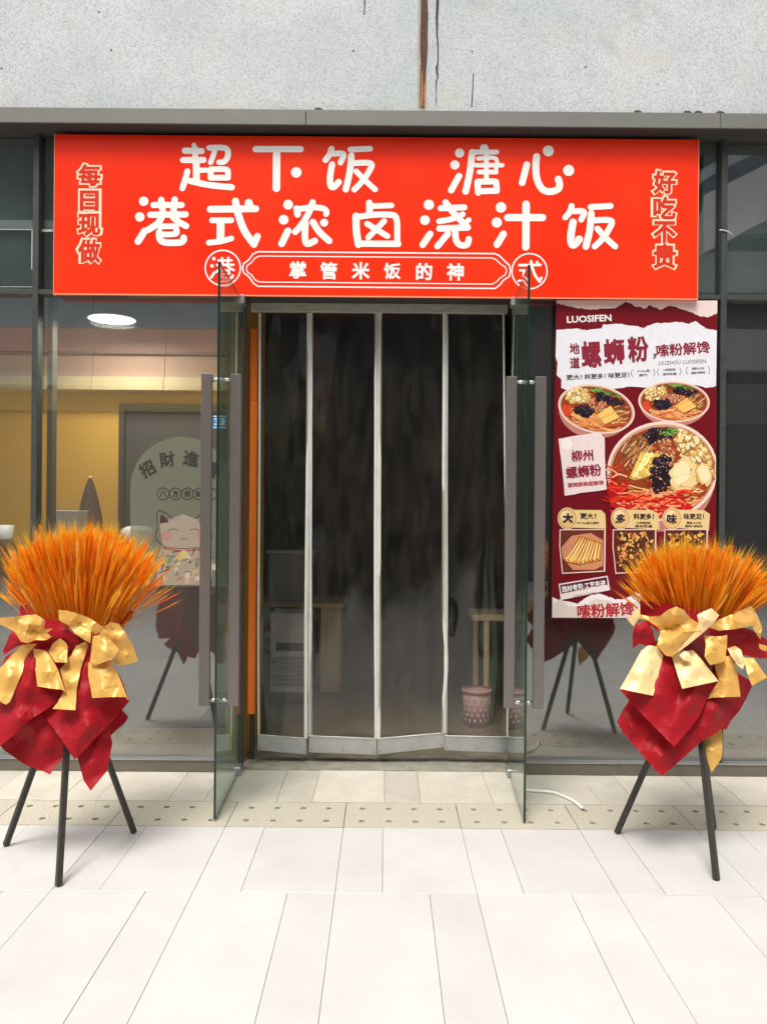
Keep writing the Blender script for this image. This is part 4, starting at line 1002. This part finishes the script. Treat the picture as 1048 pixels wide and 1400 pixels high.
    if sum(f_.normal.y for f_ in bm.faces) > 0: bmesh.ops.reverse_faces(bm, faces=bm.faces)
    for e_ in bm.edges:
        if len(e_.link_faces) == 2 and e_.calc_face_angle(0) > R(45): e_.smooth = False
    loose = [v_ for v_ in bm.verts if not v_.link_faces]
    bmesh.ops.delete(bm, geom=loose, context='VERTS')
    return link(name, from_bm(bm), m, parent, smooth=True)

def wheat(parent, cx, ybase, d0, n, seed, fan):
    rs = random.Random(seed); base = P(cx, ybase, d0); verts = []; faces = []; cols = []
    def quad(a_, b_, wa, wb, side, col):
        i = len(verts); verts.extend([a_-side*wa, a_+side*wa, b_+side*wb, b_-side*wb]); faces.append((i, i+1, i+2, i+3)); cols.append(col)
    def spike(a_, b_, w_, side, col):
        i = len(verts); verts.extend([a_-side*w_, a_+side*w_, b_]); faces.append((i, i+1, i+2)); cols.append(col)
    for k in range(n):
        t = rs.random()*2*math.pi; r_ = math.sqrt(rs.random())
        ux, uy = r_*math.cos(t), r_*math.sin(t)*.8
        root = base+Vector((ux*.15, uy*.075+.02, rs.uniform(-.10, -.02)))
        L, lean = fan(ux, rs)
        if rs.random() < .42: L *= rs.uniform(.66, .95); lean *= 1.05
        top = root+Vector((lean, uy*.20+.02+rs.gauss(0, .025), math.sqrt(max(L*L-lean*lean, .05))))
        mid = root.lerp(top, .55)+Vector((-lean*.05, 0, .01))
        hue = rs.random()
        col = (1.0, .33+.22*hue*hue+.05*rs.random(), .010+.03*hue*hue)
        if rs.random() < .09: col = (1.0, .60, .16)
        if rs.random() < .12: col = (1.0, .27, .004)
        dr = (top-mid).normalized(); s1 = dr.cross(Vector((rs.uniform(-.5, .5), 1, 0))).normalized(); s2 = dr.cross(s1)
        stem = (col[0]*.95, col[1]*1.05, col[2])
        for s_ in (s1, s2): quad(root, mid, .0012, .0011, s_, stem)
        el = rs.uniform(.12, .18); es = top-dr*el
        for s_ in (s1, s2): quad(mid, es, .0011, .0009, s_, stem)
        # the ear: staggered grains
        ng = 7
        for g in range(ng):
            c_ = es+dr*(el*.62*g/ng); w_ = .0060*(1-.45*abs(g/ng-.4))
            for sg in (s1, -s1, s2, -s2):
                tip = c_+dr*.020+sg*w_
                v_ = .85+.3*rs.random()
                spike(c_+sg*.0008, tip, .0036, s2 if sg in (s1, -s1) else s1, (min(1, col[0]*v_), col[1]*v_, col[2]))
                if rs.random() < .5:
                    aw = tip+dr*rs.uniform(.035, .075)+sg*rs.uniform(.003, .012)
                    spike(tip-dr*.004, aw, .00055, s2 if sg in (s1, -s1) else s1, (1, min(1, col[1]*1.35+.03), col[2]+.015))
        quad(es, es+dr*el*.66, .0030, .001, s1, col); quad(es, es+dr*el*.66, .0030, .001, s2, col)
    me = bpy.data.meshes.new('wheat'); me.from_pydata([tuple(v) for v in verts], [], faces)
    ca = me.color_attributes.new('Col', 'FLOAT_COLOR', 'CORNER'); dat = []
    for f_, c_ in zip(faces, cols): dat += [c_[0], c_[1], c_[2], 1]*len(f_)
    ca.data.foreach_set('color', dat)
    return link('wheat_bunch', me, M['wheat'], parent, kind='stuff')

def legs(t, feet, hub):
    for (fx, fy) in feet:
        g = G(fx, fy, .0); h = hub+(g-hub)*.0; dirn = (g-h)
        a_ = h+dirn*.02; b_ = g+Vector((0, 0, .004))
        tube('leg', [a_, b_], .0165, M['leg'], t, seg=4)
    tube('hub', [hub+Vector((0, 0, -.06)), hub+Vector((0, 0, .07))], .035, M['leg'], t, seg=12)
def la(x, y): return (x/5.24, 820+y/5.24)
def lb(x, y): return (x/5.24, 940+y/5.24)
def ra(x, y): return (838+x/4.99, 810+y/4.99)
def rb(x, y): return (838+x/4.99, 930+y/4.99)
def cv(fn, pts): return [(*fn(p[0], p[1]), p[2]) for p in pts]
RP, GP, PG = M['redpaper'], M['goldpaper'], M['palegold']

# --- left stand
LS = thing('flower_stand', 'left flower stand, orange wheat wrapped in red paper with gold bows on a tripod', 'flower stand', 'opening flower stands with orange wheat')
dL = 3.66
legs(LS, [(8, 1157), (80, 1212), (183, 1139)], P(98, 905, dL))
core = P(106, 900, dL)
lathe('paper_core', [(.03, -.28), (.06, -.20), (.09, -.05), (.12, .10), (.13, .15), (.10, .13)], core+Vector((0, .05, 0)), mat('deep_red_wrap', (.20, .003, .010), .6, noise_amt=.4, scale=10), LS, seg=20)
Lsh = [
 ('red_paper', RP, cv(lb, [(0, 415, 3), (180, 250, 5), (290, 150, 6), (420, 250, 5), (480, 330, 3), (478, 440, 1), (455, 495, 0), (358, 625, 2), (300, 598, 1), (180, 555, 1), (30, 450, 1)]), cv(lb, [(320, 400, 5), (160, 380, 1), (400, 520, -1)])),
 ('red_paper', RP, cv(lb, [(545, 470, 1), (620, 300, 2), (770, 240, 2), (805, 400, -2), (765, 600, 0), (650, 742, 3), (600, 670, 2)]), cv(lb, [(700, 420, 5), (640, 560, 5)])),
 ('red_paper', RP, cv(la, [(145, 40, -3), (205, 42, -2), (260, 120, 9), (420, 150, 12), (520, 240, 12), (600, 330, 11), (400, 400, 8), (250, 360, 9), (130, 330, 9), (30, 395, 6), (20, 370, 6), (70, 250, 4), (140, 130, 0)]), cv(la, [(110, 300, 10), (300, 230, 11), (460, 220, 13)])),
 ('red_paper', RP, cv(la, [(965, 88, -5), (945, 130, -4), (870, 192, 0), (700, 300, 6), (600, 220, 6), (700, 150, 2), (860, 90, -4), (930, 72, -6)]), cv(la, [(830, 150, 1)])),
 ('red_paper', RP, cv(lb, [(535, 517, 9), (420, 345, 8), (330, 230, 7), (280, 188, 5), (345, 150, 7), (380, 0, 8), (430, -200, 8), (600, -330, 7), (700, -300, 8), (800, -180, 8), (870, -60, 5), (928, 98, 4), (850, 190, 5), (770, 275, 6), (650, 400, 8), (560, 495, 9)]), cv(lb, [(630, 280, 15), (600, 60, 14), (560, 380, 13), (720, 150, 7), (480, 230, 8), (590, -150, 13)])),
 ('red_paper', RP, cv(lb, [(0, 420, 12), (-130, 380, 8), (-120, 200, 8), (-60, 0, 8), (40, -220, 9), (200, -320, 9), (330, -300, 9), (440, -150, 11), (468, 30, 10), (440, 75, 11), (345, 150, 11), (240, 215, 11), (160, 275, 13), (90, 350, 13)]), cv(lb, [(140, 230, 17), (160, 0, 15), (230, 120, 10), (60, 150, 10), (210, -150, 15), (350, 60, 14)])),
 ('gold_ribbon', GP, cv(la, [(-60, 560, 14), (0, 490, 14), (90, 390, 14), (155, 325, 12), (265, 315, 11), (215, 370, 12), (180, 420, 13), (160, 520, 15), (110, 640, 15), (70, 734, 16), (44, 752, 17), (0, 732, 18), (-70, 700, 17)]), cv(la, [(60, 550, 19), (200, 345, 15)])),
 ('gold_ribbon', GP, cv(la, [(238, 350, 12), (330, 365, 12), (370, 420, 14), (415, 500, 15), (468, 658, 14), (440, 645, 16), (360, 637, 18), (268, 620, 17), (255, 520, 15)]), cv(la, [(330, 520, 19), (345, 600, 15)])),
 ('gold_ribbon', GP, cv(la, [(345, 372, 12), (380, 310, 13), (430, 275, 14), (470, 305, 15), (485, 335, 14), (480, 452, 17), (395, 448, 17)]), cv(la, [(420, 400, 20), (400, 340, 11)])),
 ('gold_ribbon', GP, cv(la, [(612, 300, 11), (545, 330, 13), (508, 400, 14), (430, 500, 12), (465, 640, 12), (415, 734, 14), (375, 782, 15), (460, 787, 17), (540, 792, 17), (550, 640, 16), (578, 500, 15), (630, 330, 12)]), cv(la, [(500, 600, 19), (560, 420, 18), (480, 500, 12)])),
 ('gold_ribbon', GP, cv(la, [(630, 448, 13), (700, 470, 15), (800, 440, 14), (835, 510, 13), (880, 620, 13), (922, 725, 11), (900, 698, 14), (800, 697, 17), (660, 705, 16), (650, 640, 15), (630, 540, 14)]), cv(la, [(720, 540, 18), (840, 620, 13), (730, 650, 19)])),
 ('gold_ribbon', GP, cv(la, [(738, 205, 13), (790, 160, 17), (850, 170, 16), (890, 225, 14), (950, 320, 12), (988, 440, 10), (930, 462, 11), (850, 472, 13), (800, 440, 15), (830, 395, 15), (860, 358, 15), (760, 310, 14), (700, 262, 12)]), cv(la, [(850, 290, 18), (800, 220, 12), (910, 400, 16)])),
 ('gold_ribbon', GP, cv(la, [(415, 70, 15), (425, 150, 17), (490, 185, 16), (540, 245, 18), (590, 280, 17), (648, 312, 17), (655, 230, 13), (690, 250, 12), (750, 205, 12), (690, 165, 12), (640, 130, 13), (560, 100, 14), (480, 80, 15)]), cv(la, [(580, 180, 10), (520, 150, 18), (600, 250, 20), (660, 190, 17)])),
 ('gold_ribbon', GP, cv(la, [(665, 260, 14), (740, 250, 15), (800, 300, 18), (855, 358, 19), (800, 430, 18), (700, 465, 18), (680, 470, 17), (642, 455, 16), (655, 350, 17)]), cv(la, [(750, 370, 23), (700, 330, 17), (720, 280, 21)])),
 ('gold_ribbon', GP, cv(la, [(-40, 135, 14), (20, 128, 16), (100, 120, 18), (180, 112, 16), (262, 105, 15), (325, 150, 17), (312, 205, 16), (340, 212, 18), (378, 205, 19), (335, 238, 15), (370, 265, 19), (330, 290, 18), (250, 290, 18), (200, 312, 19), (150, 300, 18), (105, 230, 18), (60, 205, 17), (-40, 160, 15)]), cv(la, [(268, 242, 10), (210, 180, 21), (180, 250, 21), (120, 160, 14), (290, 180, 20), (225, 215, 12)])),
]
def near(ol, ks):
    c_ = Vector((sum(p[0] for p in ol)/len(ol), sum(p[1] for p in ol)/len(ol)))
    return min((Vector(k_) for k_ in ks), key=lambda k_: (k_-c_).length)
for i, (nm, m_, ol, ct_) in enumerate(Lsh): sheet(nm, m_, ol, ct_, dL, LS, knot=near(ol, [(50, 868), (130, 868)]), seed=i+1, wr=.005 if nm == 'gold_ribbon' else .006)
mx_ = P(100, 900, dL).x
for i in (0, 1, 4): sheet('red_paper', RP, Lsh[i][2], Lsh[i][3], dL, LS, mirror=mx_, seed=i+30, wr=.02, step=10)
def fanL(ux, rs):
    lean = ux*.215+rs.gauss(0, .030); L = .52-.08*abs(ux)**2+rs.gauss(0, .022)
    if ux > .75 and rs.random() < .25: lean += .10; L += .02
    return L, lean
wheat(LS, 106, 858, dL, 1150, 4, fanL)

# --- right stand
RS = thing('flower_stand', 'right flower stand, orange wheat wrapped in red paper with gold bows below the poster', 'flower stand', 'opening flower stands with orange wheat')
dR = 3.74
legs(RS, [(843, 1140), (979, 1204), (975, 1134)], P(946, 905, dR))
core = P(952, 899, dR)
lathe('paper_core', [(.03, -.28), (.06, -.20), (.09, -.05), (.12, .08), (.14, .14), (.10, .12)], core+Vector((0, .05, 0)), bpy.data.materials['deep_red_wrap'], RS, seg=20)
Rsh = [
 ('gold_paper_tail', GP, cv(rb, [(610, 380, -2), (740, 330, -2), (745, 440, -4), (740, 530, -3), (670, 632, -1), (640, 540, -1)]), cv(rb, [(690, 480, 2)])),
 ('red_paper', RP, cv(rb, [(560, 430, 2), (520, 300, 5), (560, 100, 6), (650, -40, 7), (800, -80, 6), (960, 20, 3), (945, 45, 3), (910, 120, 1), (860, 210, 0), (800, 280, 0), (770, 340, -1), (740, 325, 1), (690, 370, 4), (600, 415, 5)]), cv(rb, [(690, 200, 10), (770, 140, 2), (820, 60, 8), (640, 330, 8)])),
 ('red_paper', RP, cv(rb, [(105, 140, 2), (60, 210, 1), (25, 285, 0), (60, 350, 1), (160, 470, 2), (240, 560, 3), (330, 656, 5), (400, 600, 4), (500, 510, 4), (600, 420, 3), (650, 300, 3), (600, 100, 6), (400, 0, 8), (200, 20, 6)]), cv(rb, [(120, 330, 8), (190, 400, 2), (330, 520, 9), (430, 480, 4), (560, 380, 8)])),
 ('red_paper', RP, cv(ra, [(182, 55, 4), (400, 80, 8), (600, 110, 8), (740, 165, 7), (860, 230, 7), (950, 260, 3), (1090, 350, 2), (1070, 445, 4), (1000, 452, 5), (850, 420, 7), (700, 380, 7), (560, 330, 8), (300, 260, 6), (185, 170, 2)]), cv(ra, [(700, 290, 9), (500, 200, 10), (950, 360, 8)])),
 ('red_paper', RP, cv(ra, [(150, 212, 9), (200, 200, 12), (245, 205, 13), (270, 270, 14), (292, 350, 13), (240, 368, 14), (180, 350, 13), (132, 380, 9), (130, 290, 9)]), cv(ra, [(200, 250, 18), (180, 310, 11)])),
 ('red_paper', RP, cv(rb, [(42, 60, 9), (100, 130, 9), (170, 205, 10), (280, 320, 11), (415, 455, 13), (490, 370, 11), (545, 305, 11), (590, 240, 10), (640, 130, 9), (718, 8, 7), (600, -120, 10), (450, -190, 12), (320, -190, 12), (200, -100, 11)]), cv(rb, [(400, 330, 14), (440, 100, 11), (330, 100, 17), (520, 140, 17), (380, -60, 15), (180, 90, 12)])),
 ('gold_ribbon', GP, cv(ra, [(640, 727, 8), (720, 600, 10), (690, 500, 10), (740, 440, 11), (800, 430, 11), (842, 520, 11), (855, 610, 11), (868, 712, 12), (760, 715, 14), (690, 718, 10)]), cv(ra, [(780, 620, 15), (710, 660, 10), (770, 500, 15)])),
 ('gold_ribbon', GP, cv(ra, [(888, 445, 10), (960, 450, 11), (1000, 510, 12), (1050, 580, 12), (1000, 606, 13), (945, 638, 13), (915, 560, 12)]), cv(ra, [(960, 540, 16)])),
 ('gold_ribbon', PG, cv(ra, [(400, 440, 13), (470, 400, 14), (545, 395, 13), (600, 455, 15), (650, 520, 16), (718, 605, 14), (600, 630, 18), (470, 658, 17), (450, 600, 16), (425, 520, 15)]), cv(ra, [(540, 520, 20), (500, 470, 13), (590, 580, 15), (500, 600, 20)])),
 ('gold_ribbon', PG, cv(ra, [(240, 362, 13), (300, 368, 14), (340, 432, 14), (320, 520, 15), (300, 590, 15), (272, 706, 17), (160, 682, 20), (45, 658, 17), (100, 560, 16), (165, 445, 15), (190, 398, 14)]), cv(ra, [(200, 560, 20), (260, 450, 18), (150, 600, 16)])),
 ('gold_ribbon', GP, cv(ra, [(650, 238, 11), (720, 185, 9), (830, 140, 8), (940, 92, 6), (985, 160, 6), (1015, 240, 7), (1003, 322, 10), (960, 262, 12), (950, 228, 13), (830, 250, 14), (720, 262, 14)]), cv(ra, [(830, 190, 15), (960, 190, 12)])),
 ('gold_ribbon', GP, cv(ra, [(618, 292, 12), (690, 300, 13), (735, 300, 13), (778, 290, 15), (775, 370, 16), (760, 470, 17), (715, 485, 18), (660, 496, 18), (622, 440, 16), (630, 350, 15)]), cv(ra, [(690, 400, 21), (730, 350, 13), (670, 330, 17)])),
 ('gold_ribbon', PG, cv(ra, [(778, 382, 12), (830, 365, 14), (870, 390, 16), (900, 480, 16), (882, 526, 16), (840, 490, 16), (800, 430, 14)]), cv(ra, [(850, 440, 20), (825, 400, 12)])),
 ('gold_ribbon', GP, cv(ra, [(992, 350, 12), (1048, 365, 14), (1090, 360, 13), (1085, 405, 13), (1030, 400, 14), (998, 385, 13)]), cv(ra, [(1040, 385, 17)])),
 ('gold_ribbon', PG, cv(ra, [(88, 180, 8), (130, 150, 9), (178, 100, 8), (186, 165, 10), (140, 232, 10)]), cv(ra, [(150, 170, 12)])),
 ('gold_ribbon', GP, cv(ra, [(180, 150, 10), (250, 165, 14), (320, 160, 16), (370, 120, 18), (430, 95, 18), (480, 120, 18), (525, 175, 17), (575, 205, 17), (600, 262, 16), (520, 340, 18), (400, 440, 19), (355, 430, 18), (295, 360, 16), (320, 270, 13), (300, 235, 13), (240, 195, 12), (175, 180, 10)]), cv(ra, [(365, 250, 9), (430, 170, 22), (400, 330, 23), (480, 270, 20), (340, 350, 20), (350, 200, 15), (450, 220, 13)])),
 ('gold_ribbon', PG, cv(ra, [(570, 155, 15), (615, 130, 16), (668, 108, 16), (722, 155, 15), (690, 205, 16), (640, 252, 17), (520, 350, 19), (405, 438, 19), (480, 350, 20), (555, 270, 19), (582, 205, 17)]), cv(ra, [(640, 180, 20)])),
 ('gold_ribbon', PG, cv(ra, [(438, 412, 15), (480, 396, 17), (515, 410, 18), (535, 440, 18), (522, 472, 18), (480, 462, 17)]), cv(ra, [(495, 435, 21)])),
]
for i, (nm, m_, ol, ct_) in enumerate(Rsh): sheet(nm, m_, ol, ct_, dR, RS, knot=near(ol, [(912, 866), (998, 866)]), seed=i+50, wr=.005 if nm == 'gold_ribbon' else .006)
mx_ = P(946, 900, dR).x
for i in (1, 2, 5): sheet('red_paper', RP, Rsh[i][2], Rsh[i][3], dR, RS, mirror=mx_, seed=i+80, wr=.02, step=10)
def fanR(ux, rs):
    lean = ux*.22+.02+rs.gauss(0, .030); L = .42-.05*abs(ux)**2+rs.gauss(0, .02)
    return L, lean
wheat(RS, 952, 850, dR, 1050, 8, fanR)

# ------------------------------------------------------------------ opposite side of the lane (behind the camera; seen mirrored in the glass)
OY = -12.6
def ox(px_): return (px_-VX)*(D-OY)/F
def oz(py_): return H+(VY-py_)*(D-OY)/F
op = thing('opposite_building', 'building across the lane mirrored in the shop glass, pink and cream bands on dark storefronts', 'building')
mk = lambda n, c_, r_=.6: mat(n, tuple(min(.8, v*2.3) for v in c_), r_, noise_amt=.3, scale=1.2)
dkw = mk('opposite_dark_glazing', (.022, .022, .026), .3)
boxes('wall', [(-26, 26, OY-1, OY-.3, 0, 11.5)], mk('opposite_wall_dark', (.035, .037, .04)), op)
xe = ox(305)
boxes('facade_band', [(-26, xe, OY-.3, OY, oz(450), oz(408))], mk('band_slate', (.16, .19, .22)), op)
boxes('facade_band', [(-26, xe, OY-.3, OY+.03, oz(484), oz(450)-.01)], mk('band_pink', (.36, .20, .15)), op)
boxes('facade_band', [(-26, xe, OY-.3, OY+.05, oz(513), oz(486))], mk('band_pink_light', (.42, .25, .18)), op)
boxes('facade_band', [(-26, xe, OY-.3, OY+.35, oz(533), oz(515))], mk('band_cream', (.62, .46, .27)), op)
boxes('facade_band', [(-26, xe, OY-.3, OY+.02, oz(565), oz(535))], mk('band_ochre', (.40, .24, .07)), op)
boxes('shop_window', [(-26, ox(-120), OY-.3, OY, 0, oz(567))], dkw, op)
boxes('shop_window', [(ox(-110), xe, OY-.3, OY-.05, 0, oz(567))], mk('opposite_brown', (.13, .075, .03)), op)
boxes('shop_window', [(xe+.05, 26, OY-.3, OY, 0.15, 3.6)], dkw, op)
for k in range(8):
    x = xe+1.2+k*2.4; boxes('pier', [(x, x+.18, OY-.3, OY+.06, 0, 8)], mk('pier_grey', (.06, .062, .065)), op)
for k, (z_, c_) in enumerate(((8.6, (.11, .11, .12)), (7.3, (.16, .15, .15)), (5.6, (.22, .20, .19)), (4.4, (.06, .07, .065)))):
    boxes('parapet', [(4.6, 26, OY-.3, OY+.1, z_-.9, z_)], mk('parapet_grey', c_), op)
# inclined walkway at the right, mirrored as slanting bands
wk = thing('inclined_walkway', 'sloping grey walkway across the lane, mirrored in the upper right glass', 'walkway')
def slant(xa, za, xb_, zb_, h_, c_, y_):
    bm = bmesh.new(); vs = [bm.verts.new(v) for v in ((xa, y_, za), (xb_, y_, zb_), (xb_, y_, zb_+h_), (xa, y_, za+h_))]; vb = [bm.verts.new(v.co+Vector((0, -.3, 0))) for v in vs]
    bm.faces.new(vs); bm.faces.new(vb[::-1])
    for k in range(4): bm.faces.new((vs[k], vb[k], vb[(k+1) % 4], vs[(k+1) % 4]))
    bmesh.ops.recalc_face_normals(bm, faces=bm.faces); link('slanted_panel', from_bm(bm), mk('walkway_panel', c_), wk)
for (y0_, y1_, h_, c_) in ((355, 322, 1.2, (.30, .28, .27)), (300, 262, .65, (.05, .05, .07)), (294, 256, 1.1, (.24, .25, .27)), (242, 200, .35, (.04, .05, .05)), (236, 195, 1.0, (.26, .26, .27))):
    slant(ox(940), oz(y0_)-(0 if h_ > .9 else 0), ox(1110), oz(y1_)+.9, h_, c_, OY+.6+random.uniform(0, .2))
boxes('support', [(ox(1060), ox(1060)+.3, OY+.35, OY+.6, 0, oz(340))], mk('walkway_post', (.1, .1, .1)), wk)
